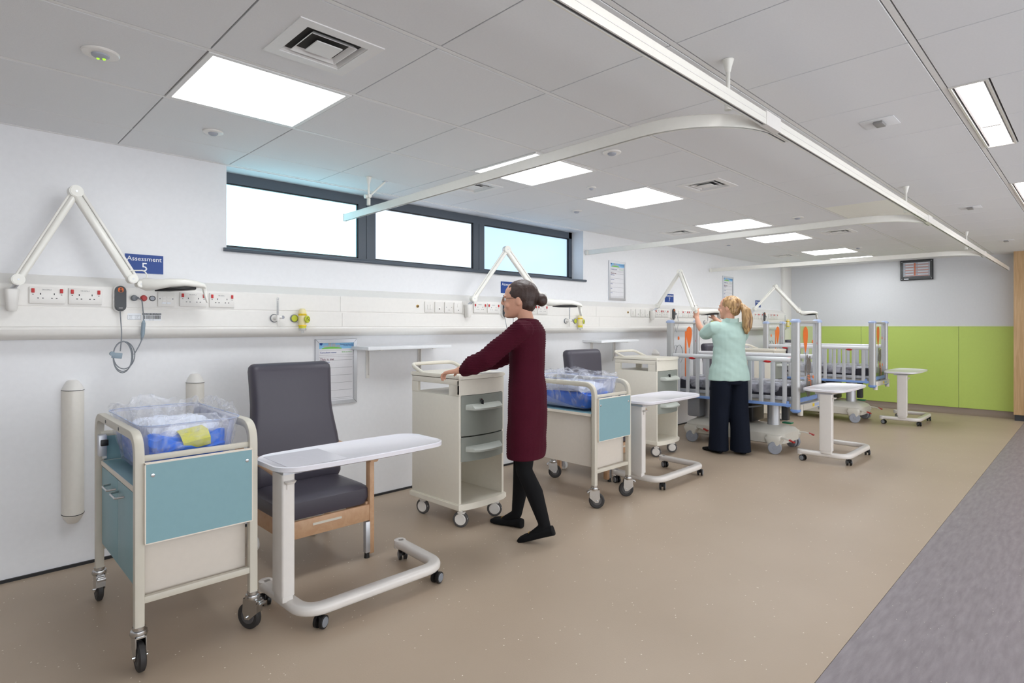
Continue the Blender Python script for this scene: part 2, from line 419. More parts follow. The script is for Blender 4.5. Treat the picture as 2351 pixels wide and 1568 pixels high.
# ---- ceiling light panels
def panel_light():
    t = thing('ceiling_light', 'x', 'light')
    w, h = PX-.006, PY-BAR-.004
    f = MB()
    for a, b, c, d in ((-w/2, -h/2, w/2, -h/2+.02), (-w/2, h/2-.02, w/2, h/2), (-w/2, -h/2+.02, -w/2+.02, h/2-.02), (w/2-.02, -h/2+.02, w/2, h/2-.02)):
        f.box(a, b, -.003, c, d, .011)
    f.build('frame', 'grid_metal', t, False)
    MB().box(-w/2+.02, -h/2+.02, .001, w/2-.02, h/2-.02, .011).build('diffuser', 'panel_light', t, False)
    return t
pl0 = None
words = ['largest and nearest square white ceiling light panel', 'square ceiling light panel cut across by the nearest curtain rail', 'square ceiling light panel third in the row, beside the smaller vent',
         'square ceiling light panel just in front of the second curtain rail', 'square ceiling light panel just beyond the second curtain rail', 'small square ceiling light panel next to last in the row', 'thin far ceiling light panel, last of the row before the green wall']
for k, (i, j) in enumerate(LIGHTS):
    p = (GX0+PX*(i+.5), (ylines[j]+ylines[j+1]+BAR)/2, CZ)
    if pl0 is None: pl0 = panel_light(); pl0.location = p; pl0['label'] = words[k]; pl0['group'] = 'square ceiling light panels'
    else: dup(pl0, p, 0, words[k], 'square ceiling light panels')
ordw0 = ['', 'first', 'second', 'third', 'fourth']
# added unseen square panels, fill light for the ward behind the camera
for k, (x, y) in enumerate(((-1.98, 2.65), (.42, -1.6), (3.42, -1.6), (6.42, -1.6), (9.12, -1.6))):
    if k == 0: continue
    dup(pl0, (x, y+.03, CZ-.012), 0, 'added square fill light out of view over the corridor side, %s along' % ordw0[k], 'square ceiling light panels')
# slim corridor fittings
def strip_light():
    t = thing('strip_light', 'x', 'light'); L = 1.2
    f = MB().box(-.6, -.068, -.004, .6, -.058, .03).box(-.6, .058, -.004, .6, .068, .03).box(-.6, -.058, -.004, -.59, .058, .03).box(.59, -.058, -.004, .6, .058, .03)
    f.build('frame', 'white_plastic', t, False)
    MB().prism([(-.058, .022), (-.05, .002), (-.036, .014)], 'x', -.59, .59).prism([(.058, .022), (.05, .002), (.036, .014)], 'x', -.59, .59).build('reflector', 'satin_metal', t)
    MB().box(-.58, -.036, .006, .16, .036, .012).box(.175, -.036, .006, .58, .036, .012).build('diffuser', 'strip_light', t, False)
    MB().box(.16, -.036, .003, .175, .036, .012).build('bracket', 'sensor_grey', t, False)
    return t
sl0 = strip_light(); sl0.location = (3.72, .402, CZ); sl0['label'] = 'long slim recessed ceiling light at upper right of the ceiling'; sl0['group'] = 'slim ceiling lights'
dup(sl0, (6.12, .402, CZ), 0, 'slim recessed ceiling light cut off by the right edge of the picture', 'slim ceiling lights')
dup(sl0, (8.52, .402, CZ), 0, 'slim ceiling light out of view further down the corridor side', 'slim ceiling lights')
dup(sl0, (1.32, .402, CZ), 0, 'slim ceiling light out of view above the camera', 'slim ceiling lights')

# ---- vents
def vent():
    t = thing('ceiling_vent', 'x', 'vent')
    hx, hy = PX/2-.003, (PY-BAR)/2-.002
    f = MB()
    def ringbox(o, i_, z0, z1):
        f.box(-o, -o, z0, o, -i_, z1); f.box(-o, i_, z0, o, o, z1); f.box(-o, -i_, z0, -i_, i_, z1); f.box(i_, -i_, z0, o, i_, z1)
    pl = MB(); o = .158
    pl.box(-hx, -hy, 0, hx, -o, .011).box(-hx, o, 0, hx, hy, .011).box(-hx, -o, 0, -o, o, .011).box(o, -o, 0, hx, o, .011)
    pl.build('ceiling_tile', 'ceiling_tile', t, False)
    ringbox(.162, .118, -.004, .002)
    f.build('frame', 'grid_metal', t, False)
    d = MB()
    d.rings([[(sx*.118, sy*.118, 0) for sx, sy in ((1, 1), (-1, 1), (-1, -1), (1, -1))], [(sx*.118, sy*.118, .05) for sx, sy in ((1, 1), (-1, 1), (-1, -1), (1, -1))]], caps=False)
    d.box(-.12, -.12, .05, .12, .12, .055); d.build('duct', 'dark_grey', t, False)
    Q = ((1, 1), (-1, 1), (-1, -1), (1, -1))
    for a, b, z0, z1 in ((.118, .100, .0, .03), (.090, .062, -.003, .028)):
        q = MB(); q.rings([[(sx*a, sy*a, z0) for sx, sy in Q], [(sx*b, sy*b, z1) for sx, sy in Q], [(sx*(b-.004), sy*(b-.003), z1) for sx, sy in Q], [(sx*(a-.004), sy*(a-.004), z0) for sx, sy in Q]], closed=True)
        q.build('louvre', 'grid_metal', t, False)
    q = MB(); q.rings([[(sx*.05, sy*.05, -.006) for sx, sy in Q], [(sx*.05, sy*.05, -.002) for sx, sy in Q], [(sx*.004, sy*.004, .022) for sx, sy in Q]])
    q.build('louvre', 'grid_metal', t, False)
    return t
vw = ['largest square ceiling vent, beside the nearest light panel', 'ceiling vent half hidden behind the nearest curtain rail, over the window', 'mid sized ceiling vent right of the third light panel', 'flat ceiling vent near the wall, before the second curtain rail', 'ceiling vent just beyond the second curtain rail', 'tiny far ceiling vent near the wall over the last bay']
v0 = None
for k, (i, j) in enumerate(VENTS):
    p = (GX0+PX*(i+.5), (ylines[j]+ylines[j+1]+BAR)/2, CZ)
    if v0 is None: v0 = vent(); v0.location = p; v0['label'] = vw[0]; v0['group'] = 'square ceiling vents'
    else: dup(v0, p, 0, vw[k], 'square ceiling vents')
# ---- detectors and sounders
def puck(x, y, r, lab, led=False, cat='detector', name='smoke_detector'):
    t = thing(name, lab, cat, (x, y, CZ))
    MB().lathe([(.001, -.0005), (r, -.0005), (r, -.004), (r*.94, -.008), (r*.6, -.009), (.001, -.009)]).build('base', 'white_plastic', t)
    MB().lathe([(.001, -.008), (r*.48, -.008), (r*.46, -.014), (r*.3, -.02), (.001, -.021)]).build('lens', 'building_print', t)
    if led: MB().ball((r*.18, 0, -.02), r*.1, n=8).ball((-r*.1, r*.15, -.02), r*.09, n=8).build('led', 'led_green', t)
puck(.433, 2.657, .062, 'round emergency ceiling light with green glow at upper left', True, 'light', 'emergency_light')
puck(1.035, 3.315, .05, 'small round ceiling fitting left of the window, below the nearest light')
puck(2.844, 2.042, .055, 'round ceiling detector just beyond the curved rail corner')
puck(3.459, 2.668, .035, 'tiny round ceiling sensor between the second and third light panels')
puck(4.07, 3.305, .05, 'round ceiling fitting over the right end of the window')
puck(5.81, 2.03, .055, 'small round ceiling detector right of the fourth light panel')
puck(7.109, 3.312, .05, 'faint round ceiling fitting close to the wall over the nearer cot')
puck(8.596, 2.247, .05, 'far round ceiling detector beyond the second curtain rail')
for x, y, l in ((3.4, .791, 'nearest square ceiling sensor, left of the slim light'), (6.393, .803, 'middle square ceiling sensor on the corridor side'), (9.17, .81, 'farthest square ceiling sensor near the oak panel')):
    t = thing('ceiling_sensor', l, 'sensor', (x, y, CZ), 0, 'square ceiling sensors')
    MB().box(-.075, -.075, -.004, .075, .075, -.0005, bev=.001).build('plate', 'ceiling_tile', t)
    MB().box(-.045, -.022, -.018, .035, .022, -.004, bev=.005).build('sensor_body', 'sensor_grey', t)

# ---------------------------------------------------------------- window
wn = struct(MB().box(OX0, 4.10, CZ-.075, OX1, 4.17, CZ-.006).box(OX0, 4.10, OZ0, OX1, 4.17, OZ0+.035)
            .box(OX0-.03, 4.10, OZ0, OX0+.02, 4.17, CZ-.006).box(OX1-.05, 4.10, OZ0, OX1, 4.17, CZ-.006)
            .box(2.345, 4.10, OZ0+.035, 2.413, 4.17, CZ-.075).box(2.417, 4.10, OZ0+.035, 2.495, 4.17, CZ-.075)
            .box(3.535, 4.10, OZ0+.035, 3.600, 4.17, CZ-.075).box(3.604, 4.10, OZ0+.035, 3.671, 4.17, CZ-.075)
            .build('window_1', 'frame_grey', smooth=False))
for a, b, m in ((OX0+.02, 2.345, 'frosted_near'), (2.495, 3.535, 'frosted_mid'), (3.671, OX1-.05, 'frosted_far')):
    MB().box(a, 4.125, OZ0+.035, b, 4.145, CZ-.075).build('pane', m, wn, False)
    g = MB(); z0, z1 = OZ0+.035, CZ-.075
    for q in ((a, 4.108, z0, b, 4.125, z0+.008), (a, 4.108, z1-.008, b, 4.125, z1), (a, 4.108, z0, a+.008, 4.125, z1), (b-.008, 4.108, z0, b, 4.125, z1)): g.box(*q)
    g.build('gasket', 'black', wn, False)
sec = rr(.03, .024, .011)
MB().sweep([(OX0-.02, WY-.012, 1.803), (OX1+.03, WY-.012, 1.803)], sec).box(OX0, WY-.01, 1.80, OX1, 4.10, OZ0+.003).build('window_sill', 'frame_grey', wn)

# ---------------------------------------------------------------- bedhead trunking
tk = thing('bedhead_trunking', 'long white service trunking running along the wall under the window', 'trunking', (0, 0, 0))
TY = 3.83
prof = [(WY-.001, 1.585), (TY+.004, 1.528), (TY+.004, 1.414), (TY+.002, 1.412), (TY+.002, 1.406), (TY+.004, 1.404), (TY+.004, 1.31), (TY-.004, 1.306), (TY-.010, 1.296), (TY-.006, 1.275), (TY+.01, 1.256), (TY+.05, 1.244), (WY-.001, 1.24)]
MB().prism(prof, 'x', X0+.02, 10.45).build('body', 'trunk_white', tk)
xj = [X0+.03, .10, 2.045, 3.18, 5.05, 6.10, 8.0, 9.0, 10.44]
for a, b in zip(xj[:-1], xj[1:]):
    MB().box(a+.0012, TY, 1.418, b-.0012, TY+.006, 1.526, bev=.001, seg=1).build('upper_cover', 'trunk_white', tk, False)
for a, b in zip([X0+.03, 2.06, 5.1, 8.1], [2.06, 5.1, 8.1, 10.44]):
    MB().box(a+.0012, TY, 1.311, b-.0012, TY+.006, 1.408, bev=.001, seg=1).build('lower_cover', 'trunk_white', tk, False)

# ---- wall devices
def socket_proto(tagtext=None):
    t = thing('twin_socket', 'x', 'socket')
    MB().box(-.073, -.011, -.043, .073, 0, .043, bev=.003).build('face_plate', 'white_plastic', t)
    for s in (-1, 1): MB().box(s*.058-.0065, -.017, .012, s*.058+.0065, -.0105, .034, bev=.002).build('rocker_switch', 'red', t)
    p = MB()
    for s in (-1, 1):
        cx = s*.028
        p.box(cx-.002, -.0115, .002, cx+.002, -.0105, .011).box(cx-.013, -.0115, -.017, cx-.006, -.0105, -.013).box(cx+.006, -.0115, -.017, cx+.013, -.0105, -.013)
    for s in (-1, 1): p.box(s*.058-.003, -.0115, .002, s*.058+.003, -.0105, .005)
    p.build('pin_holes', 'black', t, False)
    text('DB-A3/9L.3', .008, (-.022, -.0112, .026), 'ink_grey', t, name='socket_label')
    return t
bayw = {5: 'in the nearest bay', 6: 'in the bay behind the walking woman', 7: 'in the bay over the nearer cot', 8: 'in the bay over the farther cot'}
ordw = ['first', 'second', 'third', 'fourth']
SK = {5: (.396, .557, 1.083, 1.245), 6: (3.372, 3.533, 4.028, 4.182), 7: (6.289, 6.446, 6.938, 7.098), 8: (9.176, 9.335, 9.80, 9.955)}
sp = None
for b in SK:
    for k, x in enumerate(SK[b]):
        lab = '%s twin socket with red switches, %s' % (ordw[k], bayw[b])
        loc = (x, TY, 1.472)
        if sp is None: sp = socket_proto(); sp.location = loc; sp['label'] = lab; sp['group'] = 'twin sockets on the trunking'
        else: dup(sp, loc, 0, lab, 'twin sockets on the trunking')
def plate_proto():
    t = thing('data_outlet', 'x', 'outlet')
    MB().box(-.043, -.009, -.043, .043, 0, .043, bev=.003).build('face_plate', 'white_plastic', t)
    p = MB()
    for u in (-.012, .012):
        for w in (.012, -.006): p.box(u-.010, -.0105, w-.0065, u+.010, -.009, w+.0065, bev=.001)
    p.build('port_cover', 'trunk_white', t)
    MB().box(-.022, -.0112, -.026, -.003, -.009, -.016).box(.003, -.0112, -.026, .022, -.009, -.016).build('shutter', 'sign_white', t, False)
    MB().lathe([(.001, -.0095), (.0035, -.0095), (.0035, -.009), (.001, -.009)], (-.033, 0, .004), 'y', 8).lathe([(.001, -.0095), (.0035, -.0095), (.0035, -.009), (.001, -.009)], (.033, 0, .004), 'y', 8).build('screw', 'ink_grey', t)
    return t
dp = plate_proto(); dp.location = (.94, TY, 1.468); dp['label'] = 'white four port data outlet beside the grey ring button, in the nearest bay'; dp['group'] = 'data outlets'
dup(dp, (3.90, TY, 1.468), 0, 'data outlet left of the third twin socket, in the bay behind the walking woman', 'data outlets')
dup(dp, (6.82, TY, 1.468), 0, 'data outlet right of the handset plug, in the bay over the nearer cot', 'data outlets')
dup(dp, (9.69, TY, 1.468), 0, 'data outlet right of the handset, in the bay over the farther cot', 'data outlets')
def single(kind):
    t = thing('wall_plate', 'x', 'wall plate')
    MB().box(-.043, -.010, -.043, .043, 0, .043, bev=.003).build('face_plate', 'white_plastic', t)
    if kind == 0: MB().box(-.02, -.016, -.02, -.004, -.0095, .018, bev=.002).box(.004, -.016, -.02, .02, -.0095, .018, bev=.002).build('rocker_switch', 'trunk_white', t)
    elif kind == 1:
        MB().box(-.014, -.0112, -.022, .014, -.0095, .002, bev=.001).build('jack', 'trunk_white', t)
        MB().box(-.005, -.0118, -.018, .005, -.0105, -.010).build('jack_hole', 'black', t, False)
    elif kind == 2: MB().box(-.003, -.011, -.024, .003, -.0095, -.018).box(-.030, -.011, 0, -.025, -.0095, .004).box(.025, -.011, 0, .030, -.0095, .004).build('pin_holes', 'black', t, False)
    else:
        MB().box(-.010, -.0125, .004, .010, -.0095, .03, bev=.002).build('fuse_carrier', 'trunk_white', t)
        MB().box(-.003, -.011, -.024, .003, -.0095, -.018).build('cord_hole', 'black', t, False)
    return t
kinds = ['twin switch plate', 'telephone outlet plate', 'round pin outlet plate', 'fused spur plate']
for k in range(4):
    p = single(k)
    p.location = (2.825+.1*k, TY, 1.468); p['label'] = '%s, %s of four left of the lamp bracket behind the woman' % (kinds[k], ordw[k]); p['group'] = 'square plates on the trunking'
    dup(p, (5.741+.1*k, TY, 1.468), 0, '%s, %s of four left of the lamp over the nearer cot' % (kinds[k], ordw[k]), 'square plates on the trunking')
for x, l in ((2.714, 'small brass and black round earth socket left of four plates, nearer one'), (5.644, 'small round earth socket left of four plates, farther one near the poster')):
    t = thing('earth_socket', l, 'socket', (x, TY, 1.472), 0, 'round earth sockets')
    MB().lathe([(.012, -.001), (.012, -.006), (.006, -.008), (.006, -.001)], (0, 0, 0), 'y', 16).build('ring', 'gold', t)
    MB().lathe([(.001, -.010), (.006, -.010), (.006, -.001), (.001, -.001)], (0, 0, 0), 'y', 12).build('core', 'black', t)
# call button and test button
t = thing('emergency_button', 'round red emergency call button right of the grey plug', 'button', (.828, TY, 1.472))
MB().lathe([(.001, -.006), (.016, -.006), (.018, 0), (.001, 0)], (0, 0, 0), 'y').build('bezel', 'red_dark', t)
MB().lathe([(.001, -.012), (.011, -.012), (.012, -.006), (.001, -.006)], (0, 0, 0), 'y').build('push_cap', 'red', t)
t = thing('reset_button', 'round grey button with black ring next to the red button', 'button', (.870, TY, 1.472))
MB().lathe([(.012, 0), (.0155, 0), (.0155, -.007), (.012, -.007)], (0, 0, 0), 'y').build('bezel', 'ink_black', t)
MB().lathe([(.001, -.006), (.012, -.006), (.012, 0), (.001, 0)], (0, 0, 0), 'y').build('push_cap', 'bin_grey', t)
# asset labels
t = thing('barcode_sticker', 'white barcode sticker headed SCAN HERE FOR LOCATION under the reset button', 'sticker', (.868, TY, 1.367))
MB().box(-.047, -.0006, -.022, .047, 0, .022).build('paper', 'sign_white', t, False)
MB().box(-.047, -.001, .010, .047, -.0006, .020).build('header_band', 'ink_black', t, False)
text('SCAN HERE FOR LOCATION', .0078, (-.045, -.0012, .0125), 'sign_white', t, ext=.0001, sx=.9)
bc = MB(); x = -.043; random.seed(3)
while x < .043:
    w = random.choice((.001, .001, .002, .003)); bc.box(x, -.001, -.014, x+w, -.0006, .007); x += w+random.choice((.001, .0015, .002))
bc.build('barcode', 'ink_black', t, False)
text('C 08001 00304', .005, (-.02, -.0009, -.0205), 'ink_grey', t, ext=.0001)
t = thing('circuit_sticker', 'small printed sticker with a boxed table left of the barcode', 'sticker', (.782, TY, 1.367))
MB().box(-.033, -.0006, -.018, .033, 0, .018).build('paper', 'sign_white', t, False)
b_ = MB()
for q in ((-.032, .0065, .032, .0075), (-.032, -.0175, .032, -.0165), (-.032, -.0175, -.031, .007), (.031, -.0175, .032, .007), (.004, -.0175, .0047, .007)): b_.box(q[0], -.0009, q[1], q[2], -.0006, q[3])
b_.build('table_lines', 'ink_grey', t, False)
for k, (a, c) in enumerate((('Block', 'Assmt'), ('Level', '1.01'), ('Room', '5th Lvl'))):
    text(a, .006, (-.024, -.0009, .001-.0075*k), 'ink_grey', t, ext=.0001); text(c, .006, (.008, -.0009, .001-.0075*k), 'ink_grey', t, ext=.0001)

# ---- nurse call handset
def handset(x, lab, full):
    t = thing('call_handset', lab, 'handset', (x, TY, 1.465), 0, 'nurse call handsets')
    cap = [(u, v) for u, v in rr(.064, .152, .031, 8)]
    MB().prism(cap, 'y', -.020, -.001, bev=.002).build('cradle', 'white_plastic', t)
    MB().prism([(u, v) for u, v in rr(.052, .140, .026, 8)], 'y', -.036, -.020, bev=.003).build('handset_body', 'dark_grey', t)
    MB().prism([(u, v+.048) for u, v in rr(.026, .026, .009, 4)], 'y', -.038, -.0355).build('call_key', 'orange', t)
    MB().ball((0, -.0385, .053), .0045, (1, .2, 1), 10).prism([(u, v+.0415) for u, v in rr(.015, .009, .004, 3)], 'y', -.039, -.0378).build('nurse_symbol', 'ink_black', t)
    MB().prism([(u, v-.052) for u, v in rr(.020, .006, .003, 3)], 'y', -.0365, -.0355).build('badge', 'sensor_grey', t)
    MB().box(-.034, -.012, -.012, -.031, 0, -.004).box(.031, -.012, -.012, .034, 0, -.004).build('screw_tab', 'white_plastic', t)
    # plug and cable
    px = .068
    MB().lathe([(.001, -.004), (.016, -.004), (.017, -.014), (.012, -.022), (.001, -.022)], (px, 0, .006), 'y', 14).cyl((px+.005, -.018, .007), (px+.02, -.022, .006), .006, n=8).build('plug', 'cable_grey', t)
    if full:
        c = MB()
        c.tube(fillet([(0, -.02, -.072), (0, -.035, -.12), (.002, -.05, -.20), (-.005, -.05, -.29)], .05), .0028, 6)
        c.tube(fillet([(px+.016, -.022, .006), (px+.035, -.024, -.005), (px+.042, -.03, -.10), (px+.040, -.035, -.135)], .04), .003, 6)
        c.tube(fillet([(px+.036, -.035, -.155), (px+.034, -.04, -.22), (px+.016, -.05, -.262), (.058, -.055, -.31)], .03), .003, 6)
        for q, (ox, oz, a, b2) in enumerate(((0, 0, .046, .083), (.004, .006, .05, .075), (-.004, -.004, .043, .086))):
            pts = [(.008+ox+a*math.cos(2*PI*k/28), -.05-.004*q, -.318+oz+b2*math.sin(2*PI*k/28)) for k in range(28)]
            c.tube(pts, .0028, 6, closed=True)
        c.build('cable', 'cable_grey', t)
        k = MB().cyl((px+.040, -.035, -.135), (px+.036, -.035, -.20), .010, n=12).cyl((px+.042, -.035, -.118), (px+.040, -.035, -.135), .004, .010, 12).cyl((px+.036, -.035, -.20), (px+.030, -.037, -.232), .009, .004, 12)
        k.build('cable_joint', 'clip_grey', t)
        MB().box(-.045, -.066, -.328, .002, -.050, -.298, bev=.003).cyl((-.045, -.068, -.305), (-.045, -.048, -.305), .012, n=12).rot(.15, 'Y', (-.02, 0, -.31)).build('clothing_clip', 'clip_grey', t)
    else:
        MB().tube(fillet([(0, -.02, -.072), (.0, -.035, -.12), (.004, -.05, -.20), (.03, -.05, -.24), (px+.03, -.04, -.10), (px+.016, -.022, .006)], .05), .0028, 6).build('cable', 'cable_grey', t)
handset(.711, 'dark nurse call handset with orange key and coiled cable, in the nearest bay', True)
handset(3.66, 'nurse call handset half hidden behind the head of the walking woman', False)
handset(6.62, 'nurse call handset with cable above the head end of the nearer cot', False)
handset(9.44, 'farthest nurse call handset, above the farther cot', False)

# ---- flow meters and suction units
def flowmeter(x, lab):
    t = thing('oxygen_flowmeter', lab, 'flowmeter', (x, TY, 1.365), 0, 'oxygen flowmeters')
    MB().lathe([(.001, 0), (.026, 0), (.027, -.008), (.022, -.013), (.001, -.013)], (0, 0, 0), 'y').build('outlet', 'white_plastic', t)
    MB().lathe([(.024, -.0135), (.0275, -.009), (.0275, -.004), (.026, -.003)], (0, 0, 0), 'y').build('outlet_ring', 'cable_grey', t)
    MB().cyl((0, -.012, 0), (.004, -.05, 0), .011).cyl((.005, -.05, -.018), (.005, -.05, .02), .012).cyl((.004, -.05, .004), (.03, -.058, .006), .010).build('valve_body', 'white_plastic', t)
    MB().lathe([(.001, 0), (.011, 0), (.011, -.012), (.001, -.012)], (.034, -.052, .006), 'y', 12).build('knob', 'bin_grey', t)
    MB().cyl((.005, -.05, .018), (.005, -.05, .125), .007, n=10).ball((.005, -.05, .128), .008, n=10).build('gauge_tube', 'tube_clear', t)
    s = MB().cyl((.005, -.05, .02), (.005, -.05, .112), .0018, n=6)
    for k in range(9): s.box(-.001, -.0515, .026+.01*k, .011, -.0485, .0275+.01*k)
    s.build('scale', 'ink_grey', t)
    MB().cyl((.006, -.05, -.018), (.008, -.05, -.055), .006, .004, 10).build('hose_spigot', 'white_plastic', t)
def suction(x, lab):
    t = thing('suction_regulator', lab, 'regulator', (x, TY, 1.365), 0, 'yellow suction regulators')
    MB().lathe([(.001, 0), (.024, 0), (.025, -.008), (.02, -.013), (.001, -.013)], (-.042, 0, 0), 'y').build('outlet', 'gauge_face', t)
    MB().lathe([(.023, -.0135), (.0265, -.009), (.0265, -.003)], (-.042, 0, 0), 'y').build('outlet_ring', 'cable_grey', t)
    MB().lathe([(.001, -.05), (.025, -.05), (.026, .03), (.024, .052), (.014, .066), (.001, .067)], (0, -.04, 0), 'z').build('body', 'pale_yellow', t)
    MB().lathe([(.0255, .018), (.0268, .019), (.0268, .031), (.0255, .032)], (0, -.04, 0), 'z').lathe([(.0255, -.052), (.0275, -.051), (.0275, -.046), (.0255, -.045)], (0, -.04, 0), 'z').build('band', 'yellow', t)
    MB().lathe([(.001, -.066), (.024, -.066), (.025, -.05), (.001, -.05)], (0, -.04, 0), 'z').build('float_chamber', 'label_yellow', t)
    MB().lathe([(.001, -.098), (.008, -.098), (.009, -.083), (.024, -.080), (.025, -.066), (.001, -.066)], (0, -.04, 0), 'z').build('filter_jar', 'tube_clear', t)
    g = MB().lathe([(.001, 0), (.023, 0), (.025, -.008), (.022, -.012), (.001, -.010)], (0, 0, 0), 'y'); g.rot(.5, 'Z'); g.move((.016, -.068, -.006)); gg = g.build('gauge', 'gauge_face', t)
    d = MB()
    for k in range(20):
        a = math.radians(-50+280*k/19); d.box(-.001, -.0125, .013, .001, -.0112, .018) if False else d.ball((.0155*math.cos(a), -.0125, .0155*math.sin(a)), .0018, (1, .3, 1), 6)
    d.cyl((-.008, -.013, .008), (.009, -.013, -.009), .0012, n=6); d.rot(.5, 'Z'); d.move((.016, -.068, -.006)); dd = d.build('dial', 'ink_black', gg)
    text('HIGH SUCTION', .006, (-.02, -.0672, .0215), 'ink_black', t, ext=.0003)
for x, b in ((1.569, 5), (4.536, 6), (7.472, 7), (10.24, 8)): flowmeter(x, 'clear oxygen flowmeter, %s' % bayw[b])
for x, b in ((1.746, 5), (4.725, 6), (7.72, 7), (10.40, 8)): suction(x, 'yellow suction regulator with round dial, %s' % bayw[b])

# ---- assessment signs
def sign(x0, x1, num, lab, z0=1.622, z1=1.731):
    t = thing('bay_sign', lab, 'sign', ((x0+x1)/2, WY, (z0+z1)/2), 0, 'blue assessment signs'); w = x1-x0; h = z1-z0
    MB().box(-w/2, -.005, -h/2, w/2, 0, h/2).build('board', 'blue_sign', t, False)
    text('Assessment', .038*w/.2, (0, -.0055, h*.16), 'sign_white', t, align='CENTER')
    text(num, .072, (0, -.0055, -h*.39), 'sign_white', t, align='CENTER')
sign(.758, .952, '5', 'large blue Assessment 5 sign beside the nearest exam lamp')
sign(3.735, 3.935, '6', 'blue wall sign reading Assessment, half hidden by the walking woman')
sign(6.64, 6.85, '7', 'blue Assessment 7 sign between the arms of the held lamp')
sign(9.42, 9.62, '8', 'farthest blue Assessment sign, crossed by a lamp arm')

# ---- framed patient boards
def board(x0, x1, z0, z1, lab):
    t = thing('patient_board', lab, 'poster', ((x0+x1)/2, WY, (z0+z1)/2), 0, 'framed patient information boards'); w = x1-x0; h = z1-z0; f = .026
    q = [(-w/2, -h/2), (w/2, -h/2), (w/2, h/2), (-w/2, h/2)]
    for k in range(4):
        a, b = Vector(q[k]), Vector(q[(k+1) % 4]); a2 = a*(1-2*f/w) if 0 else Vector((a.x-math.copysign(f, a.x), a.y-math.copysign(f, a.y))); b2 = Vector((b.x-math.copysign(f, b.x), b.y-math.copysign(f, b.y)))
        e = (b-a).normalized()*.0012
        A = [a+e, b-e, b2-e, a2+e]
        m = MB(); m.rings([[(p.x, 0, p.y) for p in A], [(p.x, -.010, p.y) for p in A], [(p.x*.985, -.014, p.y*.992) for p in A]])
        m.build('frame_bar', 'satin_metal', t, False)
    iw, ih = w/2-f+.002, h/2-f+.002
    MB().box(-iw, -.006, -ih, iw, 0, ih).build('sheet', 'paper', t, False)
    hh = ih*2*.11
    pr = tag(MB().box(-iw, -.0065, ih-hh, iw, -.006, ih).build('header_print', 'sky_print', t, False))
    MB().prism([(-iw*.8+iw*1.1*k/12, ih-hh+hh*(.12+.22*math.sin(PI*k/12))) for k in range(13)]+[(iw*.3, ih-hh), (-iw*.8, ih-hh)], 'y', -.0071, -.0065).build('hill_picture', 'hill_print', pr, False)
    MB().box(-iw*.45, -.0070, ih-hh*.75, -iw*.28, -.0065, ih-hh*.05).box(-iw*.25, -.0070, ih-hh*.75, -iw*.05, -.0065, ih-hh*.2).box(-iw*.7, -.0070, ih-hh*.8, -iw*.47, -.0065, ih-hh*.5).box(0, -.0070, ih-hh*.75, iw*.2, -.0065, ih-hh*.45).build('building_picture', 'building_print', pr, False)
    sx, sz, r = -iw*.84, ih-hh*.22, hh*.22
    MB().prism([(sx-r, sz+r), (sx+r, sz+r), (sx+r, sz-r*.3), (sx, sz-r*1.3), (sx-r, sz-r*.3)], 'y', -.0072, -.0065).build('shield_emblem', 'shield_print', pr, False)
    u = w/.33
    text('Doncaster and Bassetlaw', .0105*u, (iw*.96, -.0075, ih-hh*.42), 'ink_blue', pr, align='RIGHT', ext=.0002)
    text('Teaching Hospitals', .0105*u, (iw*.96, -.0075, ih-hh*.62), 'ink_blue', pr, align='RIGHT', ext=.0002)
    ln = MB()
    y1 = ih-hh-.01*u; y2 = ih-ih*2*.245
    for a, b_ in ((y1, y2+.012), (y2, -ih+.012)):
        ln.box(-iw*.96, -.0068, a-.001, iw*.96, -.006, a).box(-iw*.96, -.0068, b_, iw*.96, -.006, b_+.001).box(-iw*.96, -.0068, b_, -iw*.96+.001, -.006, a).box(iw*.96-.001, -.0068, b_, iw*.96, -.006, a)
    rows = [y2-ih*2*.06-ih*2*.128*k for k in range(6)]
    for z in rows: ln.box(-iw*.93, -.0068, z, iw*.9, -.006, z+.0014)
    ln.build('ruled_lines', 'ink_grey', t, False)
    text('Consultant name:', .018*u, (-iw*.9, -.0068, y1-.022*u), 'ink_blue', t, ext=.0003)
    text('#hello my name is', .011*u, (iw*.88, -.0068, y1-.018*u), 'hill_print', t, align='RIGHT', ext=.0003)
    text('This is me', .026*u, (-iw*.9, -.0068, y2-.026*u), 'ink_plum', t, ext=.0004)
    for k, s_ in enumerate(('Patient name:', 'Ward name:', 'Needs:', 'Likes:', 'Notes:')):
        text(s_, .014*u, (-iw*.9, -.0068, rows[k]-.017*u), 'ink_blue', t, ext=.0003)
board(1.905, 2.236, .741, 1.219, 'silver framed This is me board on the wall behind the nearest chair')
board(5.42, 5.75, 1.609, 2.062, 'silver framed patient board high on the wall right of the window')
board(8.25, 8.60, 1.609, 2.058, 'farther silver framed patient board, above the blonde woman')

# ---- shelves
def shelf(x0, x1, lab):
    t = thing('wall_shelf', lab, 'shelf', ((x0+x1)/2, WY, 1.15), 0, 'white wall shelves'); w = x1-x0
    MB().box(-w/2, -.25, -.012, w/2, -.001, .012, bev=.001).build('shelf_board', 'sign_white', t)
    for s in (-w/2+.14, w/2-.14):
        m = MB().box(s-.014, -.008, -.235, s+.014, -.001, -.012).box(s-.014, -.21, -.019, s+.014, -.008, -.012)
        m.prism([(-.012, -.20), (-.20, -.020), (-.19, -.020), (-.008, -.185)], 'x', s-.002, s+.002) if False else m.box(s-.002, -.03, -.21, s+.002, -.008, -.019)
        m.build('bracket', 'white_plastic', t, False)
shelf(2.19, 2.95, 'white wall shelf on two brackets, left of the walking woman')
shelf(4.96, 5.66, 'white wall shelf on brackets, above the second bassinet chair')

